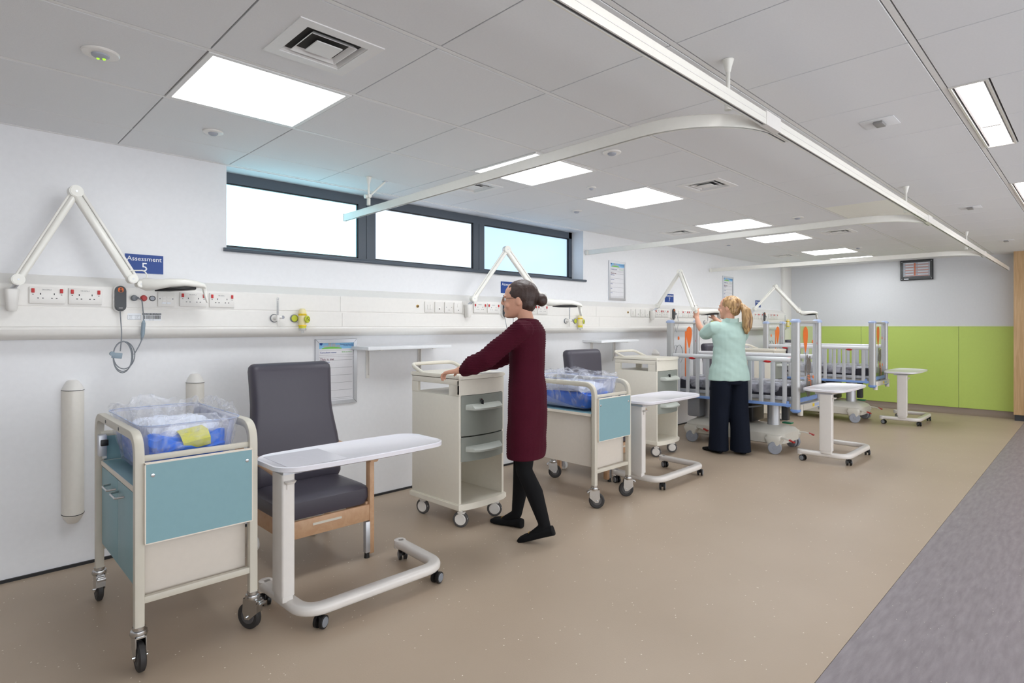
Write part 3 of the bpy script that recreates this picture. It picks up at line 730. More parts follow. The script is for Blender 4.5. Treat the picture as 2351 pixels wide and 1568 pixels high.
# ---- vertical wall guards
def guard(x, lab):
    t = thing('wall_guard', lab, 'bumper rail', (x, WY, .24), 0, 'vertical wall guards'); h = .78
    def sec(s, z, y=1): return [(s*.05*math.cos(PI*k/12), -s*.075*math.sin(PI*k/12)*y-.0005, z) for k in range(13)]
    MB().rings([sec(1, .055), sec(1, h-.055)]).build('body', 'guard_white', t)
    MB().rings([sec(1.02, h-.053), sec(.98, h-.047), sec(.78, h-.024), sec(.5, h-.004), sec(.3, h)]).build('end_cap', 'white_plastic', t)
    MB().rings([sec(.3, 0), sec(.5, .004), sec(.78, .024), sec(.98, .047), sec(1.02, .053)]).build('end_cap', 'guard_white', t)
    for z_ in (.053, h-.056): MB().rings([sec(1.03, z_), sec(1.03, z_+.003)]).build('joint', 'ink_black', t)
for x, l in ((.517, 'cream vertical wall guard left of the nearest bassinet'), (1.125, 'cream wall guard half hidden behind the nearest bassinet'), (3.52, 'wall guard hidden behind the walking woman'), (6.38, 'wall guard whose domed top shows above the standing locker'), (9.2, 'far wall guard showing above the farthest locker')): guard(x, l)

# ---------------------------------------------------------------- exam lamps
def lamp(lab, B, A, J, E, wall_x):
    t = thing('exam_lamp', lab, 'lamp', (wall_x, TY, 1.45), 0, 'swing arm exam lamps')
    o = Vector((wall_x, TY, 1.45)); B, A, J, E = [Vector(p)-o for p in (B, A, J, E)]
    # wall bracket cup
    MB().loft([(0, -.03, -.062, .034, .045, .012), (0, -.03, -.05, .042, .055, .014), (0, -.03, .045, .058, .058, .016), (0, -.03, .05, .05, .05, .016)]).build('wall_bracket', 'white_plastic', t)
    MB().cyl((0, -.035, .045), (B.x, B.y, B.z-.02), .011).build('spindle', 'satin_metal', t)
    side = Vector((0, 0, 1)).cross((A-B)).normalized()
    if side.dot(Vector((0, -1, 0))) < 0: side = -side
    def joint(P, r, nm='joint'):
        MB().cyl(P-side*.022, P+side*.024, r, n=20).cyl(P+side*.024, P+side*.027, r*.86, n=20).build(nm, 'lamp_white', t)
        MB().cyl(P+side*.027, P+side*.0285, r*.17, n=8).build('screw', 'satin_metal', t)
    joint(B, .028); joint(A, .032)
    side2 = (A-J).cross(Vector((0, 0, 1))).normalized()
    if side2.dot(side) < 0: side2 = -side2
    def bar(P, Q, w, h, off, nm, m='lamp_white'):
        d = (Q-P); L = d.length; d.normalize(); sd = side-d*side.dot(d); sd.normalize(); u = d.cross(sd)
        R = []
        for tt, k in ((.0, .85), (.05, 1), (.95, 1), (1, .85)):
            R.append([P+d*L*tt+u*off+sd*a*k+u*b*k for a, b in rr(w, h, min(w, h)*.35, 3)])
        return MB().rings(R).build(nm, m, t)
    bar(B, A, .036, .032, .006, 'lower_arm'); bar(B, A, .010, .012, -.014, 'lower_rod')
    bar(A, J, .042, .040, .006, 'upper_arm'); bar(A, J, .026, .014, -.024, 'upper_rod', 'white_plastic')
    joint(J, .025)
    d = (E-J).normalized(); L = (E-J).length; s = d.cross(Vector((0, 0, 1))).normalized(); 
    if s.dot(side) < 0: s = -s
    J2 = J+d*.035+Vector((0, 0, -.025)); joint(J2, .018)
    # head: shallow shell
    R = []
    for f_, w_, h_, z in ((.10, .02, .018, -.022), (.18, .035, .026, -.022), (.32, .055, .022, -.018), (.5, .075, .018, -.004), (.7, .08, .016, .006), (.88, .07, .013, .004), (.97, .055, .010, .0), (1.0, .04, .008, -.004)):
        c = J+d*L*f_+Vector((0, 0, z)); h_ *= 1.35; R.append([c+s*a+Vector((0, 0, b)) for a, b in rr(w_*2, h_*2, h_*.8, 3)])
    hd = MB().rings(R).build('lamp_head', 'lamp_white', t)
    R = []
    for f_, w_, z0 in ((.30, .012, -.048), (.5, .055, -.040), (.7, .07, -.028), (.86, .05, -.018)):
        c = J+d*L*f_+Vector((0, 0, z0)); R.append([c+s*a+Vector((0, 0, b)) for a, b in rr(w_*2, .016, .006, 3)])
    MB().rings(R).build('lens_ring', 'black', hd)
    # grip at the tip
    tip = J+d*L*1.0
    MB().rings([[tip+d*(x_+a)+s*b+Vector((0, 0, z)) for a, b in rr(w_, .045, .006, 3)] for x_, z, w_ in ((-.01, .0, .03), (-.004, -.02, .022), (.002, -.06, .014), (.012, -.095, .009))]).build('handle', 'lamp_white', hd)
    # cable loop
    MB().tube(fillet([J+Vector((-.02, 0, .045))+s*.01, J+Vector((.06, 0, .05))+s*.01, J+Vector((.075, 0, .02))+s*.01, J+d*.06+Vector((0, 0, 0))], .03), .0035, 6).build('cable', 'lamp_white', t)
lamp('nearest white swing arm exam lamp, over the coiled call handset', (.273, 3.765, 1.543), (.508, 3.79, 2.02), (.750, 3.73, 1.571), (1.10, 3.66, 1.545), .255)
lamp('white swing arm exam lamp behind the walking woman', (3.242, 3.76, 1.546), (3.561, 3.683, 1.988), (3.898, 3.582, 1.565), (4.258, 3.416, 1.505), 3.215)
lamp('white exam lamp held by the blonde woman', (6.171, 3.76, 1.558), (6.234, 3.5, 1.955), (5.92, 3.15, 1.500), (6.28, 3.04, 1.465), 6.12)
lamp('farthest white exam lamp, in front of the far wall', (8.96, 3.76, 1.58), (9.35, 3.60, 1.935), (9.60, 3.34, 1.548), (9.80, 3.14, 1.512), 8.93)

# ---------------------------------------------------------------- curtain rails
TZ = 2.088; LY = .915
def rail_sec(s=1): return [(-.011, 0), (-.011, .046), (-.007, .05), (.007, .05), (.011, .046), (.011, 0), (.006, 0), (.006, .010), (-.006, .010), (-.006, 0)]
t = thing('curtain_rail', 'long straight white ceiling curtain rail running down the ward', 'curtain rail', (0, 0, 0), 0, 'suspended curtain rails')
MB().sweep([(X0+.3, LY, TZ), (10.62, LY, TZ)], rail_sec()).build('rail', 'lamp_white', t)
MB().sweep([(X0+.3, LY, TZ+.004), (10.62, LY, TZ+.004)], [(-.005, 0), (-.005, .006), (.005, .006), (.005, 0)]).build('track_slot', 'dark_grey', t, False)
MB().sweep([(X0+.3, LY, TZ+.022), (10.6, LY, TZ+.022)], [(-.0125, 0), (-.0125, .003), (.0125, .003), (.0125, 0)]).build('profile_line', 'white_plastic', t, False)
for jx in (2.28, 5.25, 8.2): MB().box(jx-.02, LY-.0135, TZ-.001, jx+.12, LY+.0135, TZ+.053).build('joint_sleeve', 'white_plastic', t, False)
MB().box(10.60, LY-.014, TZ-.002, 10.625, LY+.014, TZ+.052).build('end_cap', 'satin_metal', t, False)
def hanger(p, lab, brace=None):
    h = thing('rail_hanger', lab, 'hanger', (p[0], p[1], CZ), 0, 'curtain rail hangers')
    MB().cyl((0, 0, -.195), (0, 0, -.03), .008, n=12).build('rod', 'lamp_white', h)
    MB().lathe([(.022, -.001), (.022, -.004), (.014, -.006), (.013, -.035), (.009, -.05), (.008, -.05)], (0, 0, 0)).build('ceiling_cup', 'lamp_white', h)
    MB().cyl((0, 0, -.196), (0, 0, -.15), .013, n=12).build('clamp', 'lamp_white', h)
    if brace:
        MB().cyl((0, 0, -.14), brace, .007, n=10).build('brace', 'lamp_white', h)
        MB().cyl((0, -.02, -.135), (0, .02, -.135), .013, n=12).cyl((-.03, 0, -.14), (0, 0, -.135), .014, n=12).build('brace_clamp', 'lamp_white', h)
        MB().box(brace[0]-.014, brace[1]-.014, -.006, brace[0]+.014, brace[1]+.014, -.001).build('foot_plate', 'satin_metal', h)
def cross_rail(x0, x1, y1, lab, wallplate):
    t = thing('curtain_rail', lab, 'curtain rail', (x0, LY, TZ), 0, 'suspended curtain rails')
    LYc = LY+.0235; pts = [(x0+.5, LYc, 0)]
    for k in range(1, 13):
        a = PI/2*k/12; pts.append((x0+.38-.38*math.sin(a), LYc+.38-.38*math.cos(a), 0))
    pts.append((x1, y1, 0)); pts = [(p[0]-x0, p[1]-LY, 0) for p in pts]
    MB().sweep(pts, rail_sec()).build('rail', 'lamp_white', t)
    MB().sweep([(p[0], p[1], .004) for p in pts], [(-.005, 0), (-.005, .006), (.005, .006), (.005, 0)]).build('track_slot', 'dark_grey', t, False)
    q = pts[-1]
    MB().box(q[0]-.013, q[1]-.006, -.002, q[0]+.013, q[1]+.002, .052).build('end_cap', 'white_plastic', t, False)
    if wallplate: MB().box(q[0]-.03, q[1]-.03, .0, q[0]+.03, q[1]+.0, .045, bev=.005).build('wall_plate', 'lamp_white', t)
cross_rail(2.05, 2.13, 3.92, 'nearest curved curtain rail, ending in front of the window', False)
cross_rail(4.965, 5.02, WY-.002, 'second curved curtain rail, fixed to the wall right of the window', True)
cross_rail(7.9, 7.86, WY-.002, 'farthest curved curtain rail, meeting the wall near the far corner', True)
for p, l, br in (((2.18, 1.018, 0), 'white rod holding the nearest rail corner from the ceiling', None), ((5.095, 1.018, 0), 'white rod holding the second rail corner from the ceiling', None), ((8.0, 1.04, 0), 'small far rod holding the third rail corner from the ceiling', None), ((2.118, 3.567, 0), 'white rod with slanting brace over the end of the nearest rail', (.147, .025, -.004))): hanger(p, l, br)

# ---------------------------------------------------------------- annunciator on far wall
t = thing('fire_zone_panel', 'black framed zone map panel high on the far wall', 'panel', (FX, 2.022, 2.185))
w, h = .425, .31
MB().box(-.035, -w/2, -h/2, -.001, w/2, h/2, bev=.003).build('housing', 'black', t)
MB().box(-.037, -w/2+.04, -h/2+.06, -.035, w/2-.04, h/2-.035).build('map_sheet', 'building_print', t, False)
m = MB(); random.seed(5)
m.box(-.038, .012, -h/2+.075, -.037, .028, h/2-.045)
for k in range(5): m.box(-.038, -.16, -.09+.043*k, -.037, .15, -.084+.043*k)
m.build('map_corridors', 'orange', t, False)
m = MB()
for k in range(5):
    for q in range(2): m.box(-.038, (-.15 if q else .04), -.075+.043*k, -.037, (-.02 if q else .14), -.06+.043*k)
m.build('map_rooms', 'paper', t, False)
m = MB()
for y in (-w/2+.02, w/2-.02):
    for z in (-h/2+.02, h/2-.018): m.ball((-.036, y, z), .006, n=8)
m.build('corner_screw', 'satin_metal', t)
MB().box(-.037, w/2-.11, -h/2+.012, -.035, w/2-.05, -h/2+.028).build('key_label', 'sign_white', t, False)
MB().box(-.040, -w/2+.01, -h/2+.01, -.039, w/2-.01, h/2-.01).build('cover_glass', 'clear_panel', t, False)

# ---------------------------------------------------------------- casters
def big_caster(par, x, y, ang, H=.165, R=.056):
    c = MB().cyl((0, 0, H-.012), (0, 0, H), .022, n=16).lathe([(.001, H-.034), (.028, H-.034), (.031, H-.026), (.028, H-.014), (.018, H-.010), (.001, H-.010)])
    for s in (-1, 1): c.prism([(-.034, H-.03), (.034, H-.03), (.038, R+.02), (.026, R-.012), (.004, R-.012), (-.034, R+.02)], 'y', s*.017-.0015, s*.017+.0015)
    c.box(-.032, -.018, H-.036, .034, .018, H-.030).box(-.036, -.018, R+.022, -.032, .018, H-.032)
    c.cyl((.016, -.026, R), (.016, .026, R), .005, n=8)
    c.rot(ang, 'Z'); c.move((x, y, 0)); co = c.build('caster', 'chrome', par)
    b = MB().box(-.048, -.014, H-.045, -.024, .014, H-.036, bev=.002).box(-.055, -.018, H-.055, -.044, .018, H-.042, bev=.002); b.rot(ang, 'Z'); b.move((x, y, 0)); b.build('brake_pedal', 'chrome', co)
    w_ = MB().lathe([(.001, -.011), (R*.62, -.012), (R*.86, -.013), (R, -.008), (R, .008), (R*.86, .013), (R*.62, .012), (.001, .011)], (.016, 0, R), 'y', 24)
    w_.rot(ang, 'Z'); w_.move((x, y, 0)); w_.build('wheel', 'rubber', co)
    w_ = MB().lathe([(.001, -.0135), (R*.55, -.0135), (R*.6, -.0115), (R*.6, .0115), (R*.55, .0135), (.001, .0135)], (.016, 0, R), 'y', 20)
    w_.rot(ang, 'Z'); w_.move((x, y, 0)); w_.build('wheel_hub', 'tyre_grey', co)
def small_caster(par, x, y, ang, H=.064, R=.0285):
    c = MB().cyl((0, 0, H-.03), (0, 0, H+.004), .007, n=8).box(-.012, -.006, R-.004, .012, .006, H-.012, bev=.003)
    c.cyl((0, -.02, R), (0, .02, R), .004, n=8)
    c.rot(ang, 'Z'); c.move((x, y, 0)); co = c.build('caster', 'black', par)
    for s in (-1, 1):
        w_ = MB().lathe([(.001, s*.008), (R, s*.008), (R, s*.021), (R*.8, s*.023), (.001, s*.023)], (0, 0, R), 'y', 18); w_.rot(ang, 'Z'); w_.move((x, y, 0)); wo = w_.build('wheel', 'black', co)
        w_ = MB().lathe([(.001, s*.0225), (R*.78, s*.0232), (R*.66, s*.0258), (.001, s*.0265)], (0, 0, R), 'y', 14); w_.rot(ang, 'Z'); w_.move((x, y, 0)); w_.build('wheel_cap', 'cable_grey', co)

# ---------------------------------------------------------------- bassinets
def crumple(p, k): return noise.noise(Vector(p)*k)
def bassinet(lab, loc, rz, closed_bag):
    t = thing('bassinet', lab, 'bassinet', loc, rz, 'wheeled hospital bassinets')
    hx, hy = .212, .385; q = .017; Hc = .165
    for s in (-1, 1):
        pts = fillet([(s*hx, -hy, Hc), (s*hx, -hy, .888), (s*hx, hy, .888), (s*hx, hy, Hc)], .085, 8)
        MB().sweep(pts, rr(.034, .034, .005, 2), up=(1, 0, 0)).build('side_frame', 'cream_metal', t)
        for yy in (-.12, .14) if s < 0 else (-.2,):
            MB().cyl((s*(hx+.0165), yy, .888), (s*(hx+.018), yy, .888), .008, n=10).build('cap', 'black', t)
    for e in (-1, 1):
        MB().box(-hx, e*hy-.012, .248, hx, e*hy+.012, .274, bev=.003).build('cross_rail', 'cream_metal', t); MB().box(-hx, e*(hy-.01)-.01, .79, hx, e*(hy-.01)+.01, .812, bev=.003).build('cross_rail', 'cream_metal', t)
    # cupboard
    cb = MB().box(-hx+.02, -hy+.046, .285, hx-.02, hy-.046, .655).build('cupboard', 'cream_board', t, False)
    for e in (-1, 1): MB().box(-hx+.02, e*(hy-.038)-.006, .262, hx-.02, e*(hy-.038)+.006, .655).build('end_board', 'cream_board', t, False)
    MB().box(-hx+.004, -hy+.03, .657, hx-.004, hy-.03, .675, bev=.001).build('worktop', 'teal_laminate', t)
    e = MB(); z0, z1 = .6565, .6755
    for a, b, c, d in ((-hx+.001, -hy+.028, -hx+.006, hy-.028), (hx-.006, -hy+.028, hx-.001, hy-.028), (-hx+.001, -hy+.027, hx-.001, -hy+.032), (-hx+.001, hy-.032, hx-.001, hy-.027)): e.box(a, b, z0, c, d, z1)
    e.build('worktop_edge', 'board_edge', t, False)
    for k in (-1, 1):
        a, b = (-hy+.05, -.003) if k < 0 else (.003, hy-.05)
        d = MB().box(-hx+.002, a, .29, -hx+.019, b, .652, bev=.001).build('door', 'teal_laminate', t)
        hc = (-.075 if k < 0 else .085)
        MB().tube(fillet([(-hx+.002, hc-.055, .605), (-hx-.03, hc-.05, .603), (-hx-.03, hc+.05, .603), (-hx+.002, hc+.055, .605)], .012, 4), .0045, 8).build('door_handle', 'chrome', d)
    # end panels
    for k in (-1, 1):
        yy = k*(hy+.022)
        p = MB().box(-.196, yy-.009, .482, .2, yy+.009, .785).build('end_panel', 'teal_laminate', t, False)
        e = MB()
        for a in ((-.199, .481, -.195, .786), (.198, .481, .202, .786), (-.199, .478, .202, .482), (-.199, .784, .202, .789)): e.box(a[0], yy-.0095, a[1], a[2], yy+.0095, a[3])
        e.build('panel_edge', 'board_edge', p, False)
        for x in (-.172, .178): MB().lathe([(.001, k*.012), (.007, k*.011), (.008, k*.009), (.001, k*.009)], (x, yy, .74), 'y', 12).build('panel_bolt', 'chrome', p)
        MB().box(-.212, yy-.02*k-.008, .70, -.194, yy-.02*k+.008, .775, bev=.003).box(-.205, yy-.03*k-.01, .68, -.185, yy-.03*k+.01, .70, bev=.003).build('hinge', 'white_plastic', p)
    MB().box(-hx-.012, hy-.06, .70, -hx+.02, hy-.02, .80, bev=.003).build('latch_box', 'satin_metal', t)
    MB().box(-hx-.006, hy-.075, .75, -hx+.024, hy-.055, .778, bev=.003).build('latch', 'black', t)
    # tub: open acrylic shell
    T = MB(); V = []
    lv = [(.695, .30, .56, .05), (.70, .31, .57, .06), (.80, .335, .61, .06), (.905, .36, .65, .06), (.912, .385, .675, .07), (.918, .385, .675, .07)]
    outer = [[(u, v, z) for u, v in rr(a, b, r_, 5)] for z, a, b, r_ in lv]
    inner = [[(u, v, z) for u, v in rr(a-.008, b-.008, r_, 5)] for z, a, b, r_ in reversed(lv[:4])]
    T.rings(outer+inner).build('tub', 'acrylic', t)
    MB().rings([[(u, v, .915) for u, v in rr(.388, .678, .07, 5)], [(u, v, .918) for u, v in rr(.390, .680, .07, 5)], [(u, v, .918) for u, v in rr(.384, .674, .07, 5)], [(u, v, .915) for u, v in rr(.384, .674, .07, 5)]], closed=True).build('rim_edge', 'cot_cap', t)
    # mattress and bundled bedding
    def puffy(ringspec, amp, k, nm, m, par=t):
        b = MB(); R = []
        for z, wx, wy, rad, cx, cy in ringspec:
            R.append([Vector((cx+u, cy+v, z)) for u, v in rr(wx, wy, rad, 8)])
        b.rings(R); bmesh.ops.subdivide_edges(b.bm, edges=b.bm.edges[:], cuts=3, use_grid_fill=True)
        bmesh.ops.triangulate(b.bm, faces=[f for f in b.bm.faces if len(f.verts) > 4])
        for v in b.bm.verts:
            n_ = crumple(v.co+Vector(loc), k)*amp; v.co += v.co.normalized()*0+Vector((v.co.x*n_*2, v.co.y*n_*1.2, n_*.8))
        return b.build(nm, m, par)
    puffy([(.705, .27, .53, .06, 0, 0), (.71, .29, .55, .06, 0, 0), (.76, .30, .57, .06, 0, 0), (.80, .30, .57, .06, 0, 0), (.815, .26, .53, .06, 0, 0)], .03, 12, 'mattress', 'blue_sheet')
    puffy([(.812, .25, .44, .06, .02, .03), (.83, .28, .48, .07, .02, .03), (.862, .27, .46, .07, .02, .03), (.878, .20, .36, .07, .02, .03)], .05, 14, 'folded_sheet', 'white_sheet')
    bs = puffy([(.80, .29, .16, .05, .0, -.19), (.82, .30, .17, .05, .0, -.19), (.85, .29, .15, .05, .0, -.19), (.858, .24, .10, .04, .0, -.19)], .05, 15, 'blue_roll', 'blue_sheet')
    MB().sweep([(.02, -.282, .80), (.02, -.285, .83), (.02, -.262, .862), (.02, -.20, .872)], [(-.05, -.0015), (.05, -.0015), (.05, .0015), (-.05, .0015)], up=(0, -.6, .8)).rot(-.15, 'Y', (.02, 0, .84)).build('yellow_label', 'label_yellow', bs)
    # loose clear bag over the tub
    b = MB(); R = []
    N = 128
    spec = [(.705, .30, .56, .002), (.735, .325, .60, .006), (.78, .35, .635, .008), (.83, .372, .66, .008), (.88, .39, .685, .006), (.915, .405, .70, .005), (.93, .40, .69, .010), (.945, .375, .655, .020)]
    if closed_bag: spec += [(.955, .33, .60, .018), (.955, .26, .50, .018), (.950, .18, .36, .016), (.946, .08, .16, .014), (.945, .01, .02, .004)]
    else: spec += [(.95, .34, .62, .024), (.93, .31, .58, .020), (.90, .30, .56, .012), (.865, .29, .54, .012), (.84, .22, .45, .012)]
    for z, wx, wy, amp in spec:
        ring = []
        for k in range(N):
            a = 2*PI*k/N; ca, sa = math.cos(a), math.sin(a); e_ = .35
            u = math.copysign(abs(ca)**e_, ca)*wx/2; v = math.copysign(abs(sa)**e_, sa)*wy/2
            p = Vector((u, v, z)); n1 = noise.noise(Vector((u*22+loc[0], v*22, z*9))); n2 = noise.noise(Vector((u*45, v*45+loc[0], z*8)))
            d = Vector((ca, sa, 0)); p += d*(n1*amp*1.6+n2*amp*.35); p.z += (n1*1.8+n2*.4)*amp*(1.0 if z > .9 else .2)+(.035*max(0, noise.noise(Vector((u*6+3+loc[0]*2, v*6, 0)))) if z > .935 else 0)
            ring.append(p)
        R.append(ring)
    b.rings(R, caps=False).build('plastic_bag', 'plastic_film', t)
    for x, y, a in (((-hx, -hy, -PI/2), (hx, -hy, 2.05), (-hx, hy, PI/2), (hx, hy, -.6)) if not closed_bag else ((hx, hy, 2.36), (-hx, hy, -.78), (-hx, -hy, 2.36), (hx, -hy, .6))): big_caster(t, x, y, a)
    return t
bassinet('nearest wheeled bassinet with teal doors, blue mattress and open plastic wrap', (.755, 2.972, 0), 0, False)
bassinet('second wheeled bassinet, cream sided and plastic wrapped, right of the walking woman', (3.575, 2.952, 0), PI, True)

# ---------------------------------------------------------------- overbed tables
def overbed():
    t = thing('overbed_table', 'x', 'table')
    L = .345; D = .20
    sec = rr(.066, .046, .018, 3)
    MB().sweep(fillet([(-L-.03, D, .086), (-L-.02, -D, .086), (L+.01, -D, .086), (L+.03, D, .086)], .1, 8), sec).build('base', 'table_base', t)
    m = MB()
    for p in ((-L-.03, D), (L+.03, D)): m.lathe([(.001, -.023), (.033, -.023), (.033, .02), (.028, .023), (.001, .023)], (p[0], p[1], .086), 'z', 16)
    m.build('end_cap', 'table_base', t)
    MB().box(-L-.07, -.080, .10, -L-.02, .014, .135, bev=.006).build('column_socket', 'table_base', t)
    MB().loft([(-L-.045, -.033, .13, .058, .112, .010), (-L-.045, -.033, .665, .058, .112, .010)]).build('column', 'table_base', t)
    MB().box(-L-.07, -.09, .663, -L+.12, .06, .680).build('support_plate', 'satin_metal', t, False)
    MB().loft([(-L-.045, -.10, .625, .04, .025, .01), (-L-.045, -.105, .638, .05, .035, .012)]).box(-L-.055, -.095, .60, -L-.035, -.088, .63).build('height_lever', 'table_base', t)
    # barrel-shaped tray top
    def outl(w, d, k):
        P = rr(2*w, 2*d, .085, 6); Q = []
        for (x0_, y0_), (x1_, y1_) in zip(P, P[1:]+P[:1]):
            m_ = 10 if abs(x1_-x0_) > .2 else 1
            for i_ in range(m_): Q.append((x0_+(x1_-x0_)*i_/m_, y0_+(y1_-y0_)*i_/m_))
        return [(x+math.copysign(.012, x)*(1-(y/d)**2), y+math.copysign(k, y)*(1-(x/w)**2)) for x, y in Q]
    o1, o2, o3, o4 = outl(.41, .15, .02), outl(.435, .175, .022), outl(.429, .169, .022), outl(.419, .159, .021)
    cx = -.014
    MB().rings([[(cx+a, b, .680) for a, b in o1], [(cx+a, b, .690) for a, b in o2], [(cx+a, b, .708) for a, b in o2], [(cx+a, b, .711) for a, b in o3], [(cx+a, b, .704) for a, b in o4]]).build('table_top', 'table_white', t)
    MB().box(-.41, -.15, .7043, -.14, .15, .7055, bev=.0004, seg=1).build('tray_insert', 'table_white', t)
    for x, y, a in ((-.385, D-.02, 1.3), (-.297, -D-.0, .5), (.337, -D+.005, .35), (L+.035, D-.02, 1.2)): small_caster(t, x, y, a)
    return t
ob = overbed(); ob.location = (1.478, 2.585, 0); ob['label'] = 'nearest white overbed table, in front of the large grey chair'; ob['group'] = 'white overbed tables'
dup(ob, (4.43, 2.675, 0), 0, 'white overbed table between the second bassinet and the standing locker', 'white overbed tables')
dup(ob, (6.40, 1.872, 0), 0, 'white overbed table in open floor in front of the nearer cot', 'white overbed tables')
dup(ob, (9.44, 1.88, 0), 0, 'farthest white overbed table, beside the green wall', 'white overbed tables')

# ---------------------------------------------------------------- patient chairs
def chair():
    t = thing('patient_chair', 'x', 'chair')
    hw = .265
    def ringx(z, w, th, y, r=.04): return (0, y, z, w, th, r)
    R = []
    for z, w, th, y in ((.395, .46, .05, .13), (.40, .52, .09, .13), (.43, .53, .115, .125), (.50, .53, .125, .13), (.58, .53, .12, .14), (.66, .52, .11, .155), (.74, .50, .10, .17), (.80, .485, .10, .18), (.86, .478, .10, .188), (.98, .485, .10, .20), (1.05, .49, .10, .208), (1.075, .485, .09, .211), (1.09, .46, .06, .213), (1.095, .43, .03, .214)):
        R.append((.008, y, z, w, th, .038))
    MB().loft(R, n=5).build('backrest', 'upholstery', t)
    m = MB(); R = []
    for z, w, d in ((.315, .46, .42), (.325, .50, .47), (.36, .535, .485), (.395, .53, .48), (.412, .48, .44), (.418, .40, .36)): R.append((0, -.035, z, w, d, .05))
    m.loft(R, n=5)
    for v in m.bm.verts:      # waterfall front edge
        v.co.z += .02*math.cos(v.co.x*3)*(1 if v.co.z > .38 else 0)-.018
    m.build('seat', 'upholstery', t)
    for s in (-1, 1):
        MB().box(s*hw-.018 if s > 0 else s*hw-.012, -.29, .02, s*hw+.012 if s > 0 else s*hw+.018, -.245, .55, bev=.005).build('front_leg', 'beech', t)
        MB().prism([(.235, .02), (.27, .02), (.275, .62), (.24, .62)], 'x', s*hw-.014, s*hw+.014, bev=.003).build('rear_leg', 'beech', t)
        MB().sweep(fillet([(s*hw, -.31, .555), (s*hw, -.1, .575), (s*hw, .28, .60)], .2), rr(.052, .026, .012, 3)).build('armrest', 'beech', t)
        MB().box(s*(hw-.022)-.011, -.27, .225, s*(hw-.022)+.011, .24, .315, bev=.003).build('side_rail', 'beech', t)
        MB().box(s*(hw-.03)-.014, -.292, .03, s*(hw-.03)+.014, -.262, .205, bev=.002).build('leg_extension', 'satin_metal', t)
        MB().cyl((s*(hw-.03), -.277, 0), (s*(hw-.03), -.277, .03), .016, .013).build('foot', 'black', t)
        w_ = MB().lathe([(.001, -.016), (.036, -.016), (.04, -.010), (.04, .010), (.036, .016), (.001, .016)], (s*(hw-.085), .275, .04), 'x').build('wheel', 'white_plastic', t)
        MB().box(s*(hw-.055)-.010, .245, .03, s*(hw-.055)+.010, .285, .26, bev=.002).build('wheel_bracket', 'satin_metal', t)
    MB().box(-hw+.005, -.285, .21, hw-.005, -.262, .30, bev=.003).build('front_rail', 'beech', t)
    MB().box(-hw+.005, .235, .22, hw-.005, .258, .30, bev=.003).build('rear_rail', 'beech', t)
    MB().box(-.09, -.2875, .262, .075, -.284, .274).build('maker_strip', 'cream_metal', t, False)
    MB().box(-.262, -.215, .335, -.258, -.195, .355).build('care_tag', 'sign_white', t, False)
    return t
ch = chair(); ch.location = (1.492, 3.205, 0); ch.rotation_euler = (0, 0, 0); ch['label'] = 'nearest grey vinyl high back chair with wooden arms, behind the overbed table'; ch['group'] = 'grey patient chairs'
dup(ch, (4.27, 3.20, 0), 0, 'second grey high back chair, behind the plastic wrapped bassinet', 'grey patient chairs')
dup(ch, (7.06, 3.30, 0), 0, 'grey chair seen through the rails beyond the nearer cot', 'grey patient chairs')
dup(ch, (9.78, 3.30, 0), 0, 'grey chair beyond the farther cot, mostly hidden', 'grey patient chairs')

